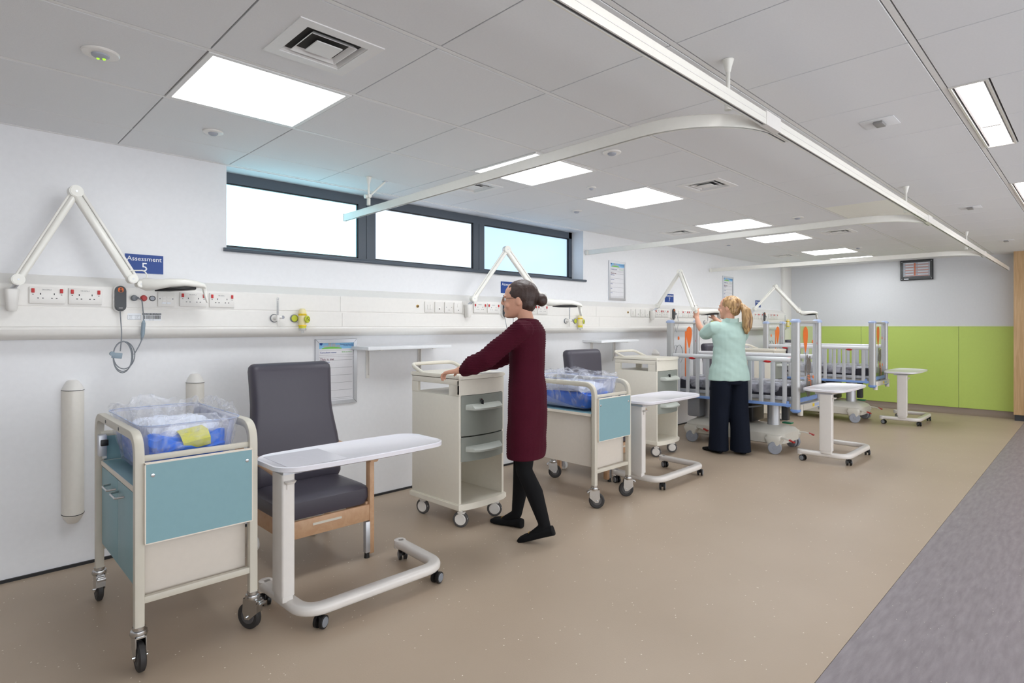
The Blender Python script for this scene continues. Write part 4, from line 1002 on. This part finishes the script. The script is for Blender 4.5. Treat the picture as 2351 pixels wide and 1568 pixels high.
# ---------------------------------------------------------------- bedside lockers
def locker():
    t = thing('bedside_locker', 'x', 'locker'); hx, hy = .205, .265
    # carcass: side walls with hand slot, back, floor, divider, top
    b = MB()
    for s in (-1, 1):
        x0, x1 = (s*hx, s*(hx-.02)) if s < 0 else (s*(hx-.02), s*hx)
        b.box(x0, -hy+.03, .15, x1, hy, .86, bev=.004)
        b.box(x0, -hy+.03, .93, x1, hy, .975, bev=.004)
        b.box(x0, -hy+.03, .86, x1, -hy+.13, .93); b.box(x0, hy-.07, .86, x1, hy, .93)
        b.build('side_panel', 'locker_cream', t); b = MB()
    MB().box(-hx+.02, hy-.02, .15, hx-.02, hy, .86).box(-hx+.02, -hy+.04, .845, hx-.02, hy-.02, .86).box(-hx+.02, -hy+.04, .43, hx-.02, hy-.02, .445).build('inner_shell', 'locker_cream', t, False)
    def bow(f, w): return -hy+.03-f*(1-(w/hx)**2)
    # bowed front fascia, plinth and top
    def slab(z0, z1, f, over, nm, m, front_only=False):
        P = []
        N_ = 14
        for k in range(N_+1):
            u = -1+2*k/N_; P.append((u*(hx+over), -hy+.03-f*(1-u*u)-over))
        P += [(hx+over, hy+over), (-hx-over, hy+over)] if not front_only else [(hx+over, -hy+.045), (-hx-over, -hy+.045)]
        return MB().prism(P, 'z', z0, z1, bev=.006).build(nm, m, t)
    slab(.125, .165, .03, .012, 'plinth', 'locker_cream')
    slab(.865, .965, .025, .0, 'top_fascia', 'locker_cream', True)
    slab(.968, .995, .028, .006, 'top', 'locker_cream')
    MB().box(-hx-.006, -hy+.02, .12, -hx+.05, -hy+.12, .15, bev=.01).box(hx-.05, -hy+.02, .12, hx+.006, -hy+.12, .15, bev=.01).build('corner_bumper', 'locker_cream', t)
    # raised rear handle
    MB().sweep(fillet([(-hx+.01, hy-.12, .985), (-hx+.01, hy+.03, 1.045), (hx-.01, hy+.03, 1.045), (hx-.01, hy-.12, .985)], .06, 6), rr(.022, .026, .009, 3)).build('rear_handle', 'locker_cream', t)
    def drawer(z0, z1, nm):
        P = []
        for k in range(15):
            u = -1+2*k/14; P.append((u*(hx-.016), -hy+.026-.028*(1-u*u)))
        P += [(hx-.016, -hy+.05), (-hx+.016, -hy+.05)]
        d = MB().prism(P, 'z', z0, z1, bev=.004).build(nm, 'locker_grey', t)
        hz = z1-.075
        P2 = [[], [], []]
        R = []
        for k in range(11):
            u = -1+2*k/10; x = u*(hx-.045); y = -hy+.026-.028*(1-u*u)
            dd = .06*(1-abs(u)**4)**.5 if abs(u) < 1 else 0
            R.append([(x, y, hz+.018), (x, y-dd*.6-.004, hz+.012), (x, y-dd-.006, hz-.006), (x, y-dd-.004, hz-.018), (x, y-dd*.5, hz-.012), (x, y, hz-.004)])
        MB().rings(R).build('drawer_handle', 'locker_handle', d)
        return d
    d1 = drawer(.60, .862, 'drawer'); d2 = drawer(.435, .592, 'drawer')
    MB().lathe([(.001, -.012), (.012, -.012), (.014, 0), (.001, 0)], (-.045, -hy+.0, .825), 'y', 14).build('lock', 'chrome', d1)
    MB().box(-.049, -hy-.03, .79, -.041, -hy-.012, .828, bev=.002).build('key', 'black', d1)
    for x, y, a in ((-hx+.05, -hy+.07, 2.1), (hx-.05, -hy+.07, 2.25), (-hx+.05, hy-.06, 1.8), (hx-.05, hy-.06, 1.5)):
        R_ = .052
        c = MB().cyl((0, 0, .10), (0, 0, .13), .014).box(-.03, -.014, .088, .02, .014, .103, bev=.004).box(-.05, -.01, R_+.004, -.036, .01, R_+.014); c.rot(a, 'Z'); c.move((x, y, 0)); co = c.build('caster', 'white_plastic', t)
        w_ = MB().lathe([(.001, -.010), (R_*.9, -.012), (R_, -.008), (R_, .008), (R_*.9, .012), (.001, .010)], (0, 0, R_), 'y', 22); w_.rot(a, 'Z'); w_.move((x, y, 0)); w_.build('tyre', 'tyre_grey', co)
        w_ = MB().lathe([(.001, -.017), (R_*.66, -.016), (R_*.74, -.011), (R_*.74, .011), (R_*.66, .016), (.001, .017)], (0, 0, R_), 'y', 20); w_.rot(a, 'Z'); w_.move((x, y, 0)); w_.build('wheel', 'white_plastic', co)
    return t
lk = locker(); lk.location = (5.275, 3.335, 0); lk['label'] = 'cream bedside locker with grey drawers standing beside the nearer cot'; lk['group'] = 'cream bedside lockers'
dup(lk, (2.575, 3.14, 0), .03, 'cream bedside locker being pushed by the woman in burgundy', 'cream bedside lockers')
dup(lk, (8.22, 3.335, 0), 0, 'far cream bedside locker seen behind the cots', 'cream bedside lockers')

# ---------------------------------------------------------------- cots
def cot(lab, loc, dz):
    t = thing('hospital_cot', lab, 'cot', loc, 0, 'hospital cots')
    hx, hy = .31, .695; ZT = 1.375
    def cap(x, y, z, s): return MB().loft([(x, y, z, .074, .094, .03), (x, y, z+.018*s, .074, .094, .03), (x, y, z+.034*s, .05, .06, .025)], n=5)
    for x in (-hx, hx):
        for y in (-hy, hy):
            z0 = .47+dz
            MB().loft([(x, y, z0, .062, .082, .028), (x, y, ZT-.02, .062, .082, .028)], n=5).build('post', 'alu', t)
            cap(x, y, ZT-.025, 1).build('post_cap', 'cot_cap', t)
            cap(x, y, z0+.015, -1).build('post_foot', 'cot_blue', t)
    for y in (-hy, hy):
        MB().box(-hx+.03, y-.018, ZT-.035, hx-.03, y+.018, ZT-.005, bev=.01).build('end_bar', 'alu', t)
        MB().box(-hx+.03, y-.012, .545+dz, hx-.03, y+.012, .585+dz, bev=.004).build('end_bar', 'cot_blue' if y < 0 else 'alu', t)
        MB().box(-hx+.034, y-.004, .585+dz, hx-.034, y+.004, ZT-.035).build('end_panel', 'clear_panel', t, False)
        MB().box(-hx+.03, y-.010, .585+dz, -hx+.055, y+.010, ZT-.035).box(hx-.055, y-.010, .585+dz, hx-.03, y+.010, ZT-.035).build('end_stile', 'alu', t, False)
        # printed picture on the panel
        s = -1 if y < 0 else 1; yy = y-.0045; d = .0015
        def ell(cx, cz, a, b, n=24): return [(cx+a*math.cos(2*PI*k/n), cz+b*math.sin(2*PI*k/n)) for k in range(n)]
        bx = -.05 if y < 0 else .12
        BW = lambda k: .078*max(0, math.sin(PI*(k/14)**.72))**.62*(1-.45*k/14)
        bal = [(bx+BW(k), 1.31-.27*k/14) for k in range(15)]
        bal += [(bx-BW(k), 1.31-.27*k/14) for k in range(13, 0, -1)]
        pb = MB().prism(bal, 'y', yy-d, yy).build('balloon_print', 'orange', t, False)
        MB().tube([(bx, yy-d, 1.04), (bx-.004, yy-d, .92), (bx+.01, yy-d, .86)], .0025, 5).build('balloon_string', 'ink_grey', pb)
        if y < 0:
            hcx = .03
            p = MB().prism(ell(hcx, .90, .07, .085), 'y', yy-d, yy).prism(ell(hcx+.0, .70, .06, .13), 'y', yy-d*1.2, yy).prism(ell(hcx-.035, .985, .022, .035), 'y', yy-d*1.3, yy).prism(ell(hcx+.045, .975, .022, .03), 'y', yy-d*1.4, yy).prism(ell(hcx-.085, .86, .02, .06), 'y', yy-d*1.1, yy)
            p.build('animal_print', 'print_grey', t, False)
            MB().tube([(hcx+.07*math.cos(2*PI*k/24), yy-d*1.5, .90+.085*math.sin(2*PI*k/24)) for k in range(24)], .002, 4, closed=True).tube([(hcx-.02+.03*math.cos(2*PI*k/16), yy-d*1.5, .885+.035*math.sin(2*PI*k/16)) for k in range(16)], .0018, 4, closed=True).tube([(hcx+.06*math.cos(2*PI*k/24), yy-d*1.5, .70+.13*math.sin(2*PI*k/24)) for k in range(24)], .002, 4, closed=True).build('outline_print', 'ink_grey', t, False)
            st = MB()
            for k in range(4): st.box(hcx-.04+.01*k, yy-d*2, .80-.018*k, hcx+.04+.008*k, yy-d*1.6, .808-.018*k)
            st.box(hcx+.055, yy-d*2, .64, hcx+.075, yy-d*1.6, .75)
            st.build('scarf_print', 'orange', t, False)
            for q_ in ((.15, 1.15), (.17, .78)): MB().prism(ell(q_[0], q_[1], .016, .018, 12), 'y', yy-d*2, yy).build('dot_print', 'orange', t, False)
            MB().prism([(-.24+.48*k/20, .60+dz+.05*abs(math.sin(k*1.7))) for k in range(21)]+[(.24, .59+dz), (-.24, .59+dz)], 'y', yy-d, yy).build('grass_print', 'print_green', t, False)
        else:
            MB().tube([(-.12+.08*math.cos(2*PI*k/24), yy-d*1.5, .98+.11*math.sin(2*PI*k/24)) for k in range(24)], .003, 4, closed=True).tube([(-.14+.025*math.cos(2*PI*k/16), yy-d*1.5, .94+.03*math.sin(2*PI*k/16)) for k in range(16)], .002, 4, closed=True).tube([(-.2+.025*math.cos(2*PI*k/16), yy-d*1.5, 1.06+.03*math.sin(2*PI*k/16)) for k in range(16)], .002, 4, closed=True).build('outline_print', 'ink_grey', t, False)
            MB().box(.02, yy-d, .62, .055, yy, 1.25).prism(ell(-.13, 1.17, .02, .022, 12), 'y', yy-d, yy).build('stripe_print', 'orange', t, False)
        MB().ball((s*-hx*0-hx+.036, y, 1.13), .012, (1, 1, 2.8), 10).ball((hx-.036, y, 1.13), .012, (1, 1, 2.8), 10).build('release_grip', 'red', t)
    # long sides
    for s in (-1, 1):
        x = s*(hx+.0); zr = .975+dz if s < 0 else .985+dz
        g = MB().sweep([(x, -hy+.04, zr), (x, hy-.04, zr)], rr(.045, .05, .022, 4)).build('side_rail', 'cot_rail', t)
        MB().box(x-.016, -hy+.03, .505+dz, x+.016, hy-.03, .535+dz, bev=.004).build('lower_rail', 'cot_blue', t)
        n = 11
        for k in range(n):
            y = -hy+.105+(2*hy-.21)*k/(n-1)
            MB().loft([(x, y, .535+dz, .016, .045, .007), (x, y, zr-.015, .016, .045, .007)], n=2).build('slat', 'cot_slat', t)
        for y in (-.42, .42):
            MB().ball((x, y, zr-.022), .03, (.9, 1.5, .55), 12).build('release_grip', 'red', t)
        MB().cyl((x, -hy+.075, .50+dz), (x, -hy+.075, .56+dz), .014, n=10).build('rail_slide', 'cot_blue', t)
    # platform + mattress
    MB().box(-hx+.045, -hy+.05, .56+dz, hx-.045, hy-.05, .60+dz, bev=.004).build('mattress_platform', 'cot_slat', t)
    R = [(0, 0, .602+dz, .52, 1.24, .03), (0, 0, .61+dz, .545, 1.27, .04), (0, 0, .69+dz, .545, 1.27, .04), (0, 0, .705+dz, .52, 1.24, .03)]
    MB().loft(R).build('mattress', 'mattress_dark', t)
    b = MB(); N = 150; R = []
    for z, gx, gy, amp in ((.625, .275, .638, .004), (.67, .278, .642, .006), (.705, .278, .642, .008), (.722, .262, .62, .012), (.728, .20, .48, .012), (.73, .1, .25, .010), (.73, .01, .02, .002)):
        ring = []
        for k in range(N):
            a = 2*PI*k/N; ca, sa = math.cos(a), math.sin(a); u = math.copysign(abs(ca)**.25, ca)*gx; v = math.copysign(abs(sa)**.25, sa)*gy
            n1 = noise.noise(Vector((u*12+loc[0], v*12, z*8))); n2 = noise.noise(Vector((u*35, v*35, z*25)))
            ring.append((u+ca*n1*amp*.7, v+sa*n1*amp*.7, z+dz+(n1+n2)*amp))
        R.append(ring)
    b.rings(R).build('plastic_cover', 'mattress_film', t)
    # end beam with stickers, corner bumpers
    e = MB().box(-hx+.08, -hy-.05, .47+dz, hx+.02, -hy+.03, .53+dz, bev=.006).build('foot_beam', 'cot_base', t)
    MB().box(.02, -hy-.0515, .488+dz, .07, -hy-.050, .518+dz).build('warning_sticker', 'yellow', e, False)
    MB().box(.08, -hy-.0515, .488+dz, .20, -hy-.050, .518+dz).build('blue_sticker', 'cot_cap', e, False)
    for x in (-hx+.07, hx+.05): MB().cyl((x, -hy-.02, .42+dz), (x, -hy-.02, .53+dz), .026, n=14).build('corner_bumper', 'locker_cream', t)
    # chassis
    MB().box(-hx+.08, -hy+.10, .50+dz, hx-.08, hy-.10, .555+dz, bev=.008).build('sub_frame', 'cot_base', t)
    for y in (-.36, .36):
        MB().cyl((0, y, .26), (0, y, .50+dz), .062, n=24).cyl((0, y, .42), (0, y, .50+dz), .052, n=24).build('lift_column', 'satin_metal', t)
    P = []
    b = MB()
    b.rings([[(u*k*1.0, v*k2, z) for u, v in rr(.50, 1.10, .08, 5)] for z, k, k2 in ((.095, .93, .97), (.105, .99, 1), (.20, 1.0, 1.0), (.225, .92, .96), (.25, .6, .88), (.262, .42, .8))])
    b.build('base_cover', 'cot_base', t)
    MB().box(-.16, -.20, .28, .16, .22, .50+dz, bev=.02).build('control_box', 'black', t)
    MB().box(-.17, .40, .27, .17, .56, .49+dz, bev=.02).build('actuator_cover', 'bin_grey', t)
    MB().box(.10, -.47, .30, .17, -.40, .48+dz, bev=.012).build('battery_case', 'dark_grey', t)
    MB().box(.12, -.50, .262, .19, -.40, .28, bev=.006).build('green_latch', 'green_part', t)
    MB().tube(fillet([(-.15, -.05, .49+dz), (-.2, -.15, .44+dz), (-.15, -.3, .47+dz)], .05), .008, 8).build('hose', 'cable_grey', t)
    for x, y in ((-.24, -.46), (.24, -.46), (-.24, .46), (.24, .46)):
        s = 1 if x > 0 else -1
        co = MB().loft([(x, y, .085, .09, .12, .03), (x, y, .15, .11, .18, .04), (x, y, .19, .09, .14, .03)]).build('caster_hood', 'cot_base', t)
        for k in (-1, 1):
            w_ = MB().lathe([(.001, k*.012), (.062, k*.012), (.066, k*.018), (.066, k*.034), (.060, k*.040), (.02, k*.040), (.018, k*.043), (.001, k*.043)], (0, 0, .066), 'y', 24)
            w_.rot(PI/2-.35*s, 'Z'); w_.move((x+s*.012, y-.01, 0)); w_.build('wheel', 'wheel_grey', co)
        p = MB().sweep([(x, y-.02, .175), (x+s*.03, y-.13, .17), (x+s*.04, y-.19, .15)], rr(.035, .012, .005, 2)).build('brake_pedal', 'cot_base', co)
        MB().sweep([(x+s*.038, y-.165, .165), (x+s*.045, y-.215, .148)], rr(.034, .014, .005, 2)).build('pedal_grip', 'red_dark', co)
    return t
cot('nearer hospital cot with balloon printed end panels, beside the woman in mint tunic', (6.37, 2.83, 0), 0)
cot('farther hospital cot standing against the view of the green wall', (9.12, 2.83, 0), .045)

# ---------------------------------------------------------------- people
def remesh(parts, voxel, name, m, parent, smooth=2, disp=None):
    bm = bmesh.new()
    for p in parts:
        bmesh.ops.recalc_face_normals(p.bm, faces=p.bm.faces[:])
        me = bpy.data.meshes.new('t'); p.bm.to_mesh(me); p.bm.free(); bm.from_mesh(me); bpy.data.meshes.remove(me)
    me = bpy.data.meshes.new(name); bm.to_mesh(me); bm.free()
    o = bpy.data.objects.new('tmp', me); COL.objects.link(o)
    r = o.modifiers.new('r', 'REMESH'); r.mode = 'VOXEL'; r.voxel_size = voxel
    s = o.modifiers.new('s', 'SMOOTH'); s.iterations = smooth; s.factor = .5
    bpy.context.view_layer.update()
    m2 = bpy.data.meshes.new_from_object(o.evaluated_get(bpy.context.evaluated_depsgraph_get()))
    bpy.data.objects.remove(o); m2.name = name
    if disp:
        m2.update(); 
        nr = [v.normal.copy() for v in m2.vertices]
        for v, n_ in zip(m2.vertices, nr): v.co += n_*disp(v.co)
    m2.materials.clear(); m2.materials.append(M[m]); m2.shade_smooth()
    o = bpy.data.objects.new(name, m2); COL.objects.link(o); o.parent = parent; return o
def limb(pts, rad, n=14, fl=1.0):
    P = [Vector(p) for p in pts]
    # resample with extra end rings so ends are rounded
    d0 = (P[0]-P[1]).normalized(); d1 = (P[-1]-P[-2]).normalized()
    PP = [P[0]+d0*rad[0]*.9, P[0]+d0*rad[0]*.6]+P+[P[-1]+d1*rad[-1]*.6, P[-1]+d1*rad[-1]*.9]
    RR = [rad[0]*.35, rad[0]*.78]+list(rad)+[rad[-1]*.78, rad[-1]*.35]
    return MB().tube(PP, RR, n)
def torso(rs, n=20):   # (x, y, z, half width, half depth)
    m = MB(); m.rings([[(x+a*math.cos(2*PI*k/n), y+b*math.sin(2*PI*k/n), z) for k in range(n)] for x, y, z, a, b in rs]); return m
def hand(wrist, direction, palm_n, side, curl=.9):
    """palm + four fingers + thumb; direction = wrist->knuckles, palm_n = palm facing, side = towards the thumb"""
    w = Vector(wrist); d = Vector(direction).normalized(); n_ = Vector(palm_n); n_ = (n_-d*n_.dot(d)).normalized(); s = Vector(side); s = (s-d*s.dot(d)-n_*s.dot(n_)).normalized()
    out = [MB().rings([[w+d*t_+s*a*k+n_*b*k2 for a, b in rr(.074, .026, .012, 3)] for t_, k, k2 in ((-.01, .62, 1.2), (.02, .82, 1.1), (.05, 1, 1), (.082, 1.0, .85), (.09, .9, .6))])]
    for i, (o_, L) in enumerate(((.028, .066), (.0095, .074), (-.0095, .069), (-.028, .054))):
        b = w+d*.078+s*o_; p1 = b+(d*math.cos(curl*.3)+n_*math.sin(curl*.3))*L*.48
        p2 = p1+(d*math.cos(curl)+n_*math.sin(curl))*L*.30; p3 = p2+(d*math.cos(curl*1.6)+n_*math.sin(curl*1.6))*L*.24
        out.append(limb([b-d*.02, b, p1, p2, p3], [.008, .0085, .0078, .0072, .0062], 8))
    tb = w+d*.02+s*.028; t1 = tb+(d*.6+s*.7+n_*.35).normalized()*.036; t2 = t1+(d*.85+s*.25+n_*.5).normalized()*.030
    out.append(limb([tb-s*.012, tb, t1, t2], [.011, .0115, .0095, .0078], 8))
    return out
def head(c, yaw, sc=1.0):
    """head facing +Y rotated by yaw, centre c; returns list of MBs"""
    out = []
    m = MB(); R = []
    for z, a, b, y in ((.118, .02, .03, -.02), (.112, .045, .058, -.018), (.095, .062, .08, -.014), (.065, .074, .094, -.008), (.03, .078, .098, -.004), (0, .077, .096, 0), (-.03, .073, .090, .004), (-.06, .064, .078, .014), (-.085, .052, .060, .028), (-.105, .038, .040, .044), (-.114, .02, .022, .054)):
        R.append([(a*math.cos(2*PI*k/20), y+b*math.sin(2*PI*k/20), z) for k in range(20)])
    m.rings(R); out.append(m)
    out.append(MB().rings([[(a*math.cos(2*PI*k/8), y+b*math.sin(2*PI*k/8), z) for k in range(8)] for z, a, b, y in ((.028, .006, .008, .090), (.005, .009, .012, .098), (-.018, .013, .014, .104), (-.030, .013, .010, .098))]))
    out.append(MB().ball((0, .090, -.058), .018, (1.2, .5, .35), 10)); out.append(MB().ball((0, .086, -.070), .018, (1.0, .5, .35), 10))
    out.append(MB().ball((0, .078, -.095), .020, (1, .8, .8), 10))
    for s in (-1, 1):
        out.append(MB().ball((s*.077, -.006, -.008), .03, (.3, .62, 1.0), 12)); out.append(MB().ball((s*.03, .086, .024), .02, (1.3, .4, .4), 10))
        out.append(MB().ball((s*.042, .066, -.035), .028, (.9, .7, .9), 10))
    for q in out:
        for v in q.bm.verts: v.co *= sc
        q.rot(yaw, 'Z'); q.move(c)
    return out
def eyes(c, yaw, par, sc=1.0):
    for nm, r, dy, m in (('eye', .0115, 0, 'sign_white'), ('pupil', .0055, .0075, 'ink_black')):
        e = MB()
        for s in (-1, 1): e.ball((s*.032, .079+dy, .004), r, n=10)
        e.rot(yaw, 'Z'); e.move(c); e.build(nm, m, par)
    e = MB()
    for s in (-1, 1): e.tube([(s*.048, .078, .024), (s*.034, .092, .030), (s*.018, .096, .027)], .003, 6)
    e.rot(yaw, 'Z'); e.move(c); e.build('eyebrow', 'hair_dark', par)

# --- woman in burgundy pushing the locker.  local +Y = facing
p1 = thing('person', 'woman with dark bun, long burgundy knit and black tights, pushing a locker', 'person', (2.66, 2.55, 0), math.radians(28))
hc = Vector((.0, .065, 1.478))
def leg1(h, k, a): return limb([h, (Vector(h)+Vector(k))/2, k, (Vector(k)*.6+Vector(a)*.4)+Vector((0, -.012, 0)), a], [.085, .075, .052, .054, .034], 16)
# grips on the locker top's near edge
LW, RW = Vector((-.185, .405, 1.035)), Vector((.12, .43, 1.035))
body = head(hc, .18)+[limb([(0, .01, 1.33), (0, .03, 1.40), (0, .045, 1.43)], [.050, .050, .05])]
body.append(torso([(0, .0, .80, .13, .08), (0, .0, .92, .13, .09), (0, 0, 1.05, .115, .08), (0, .01, 1.2, .13, .08), (0, .01, 1.27, .12, .055), (0, .015, 1.32, .06, .04)]))
SL, SR = (-.155, 0, 1.295), (.155, 0, 1.295)
EL, ER = (-.215, .20, 1.12), (.215, .20, 1.12)
body += [limb([SL, EL, LW], [.042, .034, .022]), limb([SR, ER, RW], [.042, .034, .022])]
body += hand(LW, (.1, 1, -.18), (0, -.3, -1), (1, 0, 0), 1.0)+hand(RW, (-.1, 1, -.18), (0, -.3, -1), (-1, 0, 0), 1.0)
bd = remesh(body, .0048, 'body', 'skin', p1, 3)
eyes(hc, .18, bd)
# tights: hips + both legs, one garment
HR, KR, AR = (.075, .0, .80), (.085, .075, .43), (.085, .105, .085)
HL, KL, AL = (-.075, .0, .80), (-.10, .0, .42), (-.148, -.146, .105)
remesh([torso([(0, 0, .76, .13, .10), (0, 0, .85, .15, .11), (0, 0, .95, .14, .10)]), leg1(HR, KR, AR), leg1(HL, KL, AL), limb([AR, (.10, .19, .035)], [.034, .026]), limb([AL, (-.155, -.06, .04)], [.034, .026])], .007, 'tights', 'black_cloth', p1, 3)
def shoe(a, dirv, pitch, par, nm='shoe', m='black_cloth', L=.24, bow=True):
    q = MB(); R = []
    for y, w, h in ((-.055, .02, .03), (-.05, .03, .055), (-.02, .033, .06), (.03, .034, .052), (.09, .042, .040), (.14, .044, .034), (.175, .034, .026), (.19, .015, .014)):
        R.append([(u, y, v+h/2) for u, v in rr(w*2, h, min(w, h/2)*.8, 4)])
    q.rings(R); q.rot(pitch, 'X'); q.rot(dirv, 'Z'); q.move(a); o = q.build(nm, m, par)
    if bow:
        g = MB().tube([(-.018, .10, .042), (-.012, .10, .047), (.012, .10, .047), (.018, .10, .042)], .003, 6); g.rot(pitch, 'X'); g.rot(dirv, 'Z'); g.move(a); g.build('buckle', 'gold', o)
    return o
shoe((.088, .115, .003), -.25, 0, p1); shoe((-.152, -.155, .048), -.05, -.30, p1)
# knitted tunic with sleeves, one garment
def ribs(co): return .0022*math.sin(co.z*420)*(1 if co.z > .5 else 0)+.006*noise.noise(co*9)
tun = [torso([(0, .015, .485, .168, .118), (0, .015, .50, .170, .120), (0, .012, .62, .172, .120), (0, .005, .78, .172, .122), (0, .005, .88, .170, .120), (0, .01, 1.0, .150, .110), (0, .01, 1.10, .150, .110), (0, .01, 1.2, .165, .115), (0, 0, 1.28, .165, .10), (0, 0, 1.335, .11, .075), (0, .005, 1.36, .07, .06)], 24)]
tun += [limb([(-.13, 0, 1.285), SL, (-.19, .10, 1.205), EL, (-.205, .30, 1.075), LW-Vector((0, .045, -.005))], [.07, .066, .062, .062, .062, .040]), limb([(.13, 0, 1.285), SR, (.19, .10, 1.205), ER, (.18, .30, 1.075), RW-Vector((0, .045, -.005))], [.07, .066, .062, .062, .062, .040])]
remesh(tun, .007, 'knit_tunic', 'burgundy_knit', p1, 3, ribs)
hr = [MB().ball((0, 0, 0), 1, (.086, .108, .098), 20)]
for q in hr: q.move((0, -.022, .034))
hr.append(MB().ball((0, -.05, -.02), .07, (1.05, .9, .9), 16))
hr.append(MB().ball((0, -.145, .0), .042, (1, .9, 1), 16)); hr.append(limb([(0, -.10, .01), (0, -.14, .0)], [.03, .034]))
for q in hr: q.rot(.18, 'Z'); q.move(hc)
# cut the face side free
for q in hr: pass
ho = remesh(hr, .006, 'hair', 'hair_dark', p1, 2, lambda co: .0025*noise.noise(Vector((co.x*70, co.y*70, co.z*15))))
# --- glasses arm
g = MB().tube([(.079, -.01, .012), (.072, .07, .010)], .0018, 6).tube([(-.079, -.01, .012), (-.072, .07, .010)], .0018, 6)
for s in (-1, 1): g.tube([(s*.034+.022*math.cos(2*PI*k/16), .096, .004+.016*math.sin(2*PI*k/16)) for k in range(16)], .0015, 5, closed=True)
g.rot(.18, 'Z'); g.move(hc); g.build('glasses', 'ink_black', p1)

# --- blonde woman in mint tunic reaching for the lamp
p2 = thing('person', 'woman with blonde ponytail in mint green tunic and navy trousers reaching to a lamp', 'person', (5.795, 2.725, 0), -math.radians(36.9))
hc2 = Vector((.055, .045, 1.502)); ya = .75
LW2, RW2 = Vector((-.135, .395, 1.405)), Vector((.10, .47, 1.405))
SL2, SR2 = (-.135, .0, 1.295), (.19, .01, 1.295)
EL2, ER2 = (-.165, .14, 1.225), (.27, .22, 1.17)
body = head(hc2, ya)+[limb([(.035, .01, 1.34), (.045, .02, 1.40), (.05, .03, 1.44)], [.050, .050, .05])]
body.append(torso([(.03, .0, .80, .15, .09), (.03, .0, .92, .15, .10), (.03, 0, 1.05, .12, .08), (.03, .01, 1.2, .14, .08), (.03, .01, 1.27, .12, .055), (.03, .015, 1.32, .06, .04)]))
body += [limb([SL2, EL2, (-.165, .28, 1.32), LW2], [.045, .038, .032, .023]), limb([SR2, ER2, (.19, .34, 1.29), RW2], [.045, .038, .032, .023])]
body += hand(LW2, (.15, .5, .85), (.9, .35, -.3), (.2, .9, -.3), .9)+hand(RW2, (-.2, .6, .8), (-.9, .35, -.2), (0, .9, -.3), .9)
bd2 = remesh(body, .0048, 'body', 'skin', p2, 3)
eyes(hc2, ya, bd2)
def folds(co): return .006*noise.noise(Vector((co.x*6, co.y*6, co.z*16+co.x*10)))+.004*noise.noise(co*18)
tn = [torso([(.03, .0, .755, .215, .150), (.03, .0, .765, .218, .152), (.03, .0, .85, .205, .148), (.03, .0, .93, .185, .135), (.03, 0, 1.02, .168, .120), (.03, 0, 1.10, .165, .118), (.03, 0, 1.2, .178, .118), (.03, 0, 1.27, .172, .10), (.03, 0, 1.33, .12, .078), (.035, .005, 1.365, .075, .062), (.04, .01, 1.39, .068, .060)], 24)]
tn += [limb([(-.10, 0, 1.285), SL2, (-.155, .08, 1.255)], [.075, .07, .074]), limb([(.16, 0, 1.285), SR2, (.24, .13, 1.225)], [.075, .07, .072]), limb([(-.155, .08, 1.255), (-.163, .125, 1.235)], [.074, .068]), limb([(.24, .13, 1.225), (.26, .18, 1.2)], [.072, .068])]
remesh(tn, .007, 'tunic', 'mint_cloth', p2, 2, folds)
MB().sweep([(.04-.07, -.045, 1.38), (.04-.04, -.075, 1.372), (.04+.04, -.075, 1.372), (.04+.07, -.045, 1.38)], [(-.004, -.022), (.004, -.022), (.004, .018), (-.004, .018)]).build('collar', 'mint_cloth', p2)
tr = [torso([(.03, 0, .72, .185, .125), (.03, 0, .80, .19, .13), (.03, 0, .92, .165, .115)])]
for s, fy in ((-1, .05), (1, -.04)):
    tr.append(torso([(.03+s*.098, fy-.015, .030, .098, .115), (.03+s*.098, fy-.012, .05, .098, .112), (.03+s*.097, fy*.8-.01, .25, .094, .102), (.03+s*.094, fy*.4, .48, .094, .100), (.03+s*.095, 0, .70, .098, .112), (.03+s*.085, 0, .80, .10, .115)], 20))
remesh(tr, .007, 'trousers', 'navy_cloth', p2, 3, lambda co: .005*noise.noise(Vector((co.x*14, co.y*14, co.z*3))))
shoe((.03-.115, .035, .003), .30, 0, p2, bow=False); shoe((.03+.12, -.045, .003), -.2, 0, p2, bow=False)
hr = [MB().ball((0, -.024, .034), 1, (.088, .108, .096), 20), MB().ball((0, -.055, -.025), .068, (1.05, .85, .9), 16), MB().ball((0, -.125, .02), .03, n=12)]
for q in hr: q.rot(ya, 'Z'); q.move(hc2)
ho = remesh(hr, .006, 'hair', 'hair_blonde', p2, 2, lambda co: .003*noise.noise(Vector((co.x*70, co.y*70, co.z*15))))
c0 = Vector((0, -.135, .02)); c0.rotate(Matrix.Rotation(ya, 3, 'Z')); c0 += hc2
remesh([limb([c0, c0+Vector((.02, -.035, -.05)), c0+Vector((.03, -.045, -.13)), c0+Vector((.03, -.04, -.22)), c0+Vector((.025, -.035, -.275))], [.026, .046, .054, .048, .02], 14)], .006, 'ponytail', 'hair_blonde', p2, 2, lambda co: .004*noise.noise(Vector((co.x*80, co.y*80, co.z*10))))
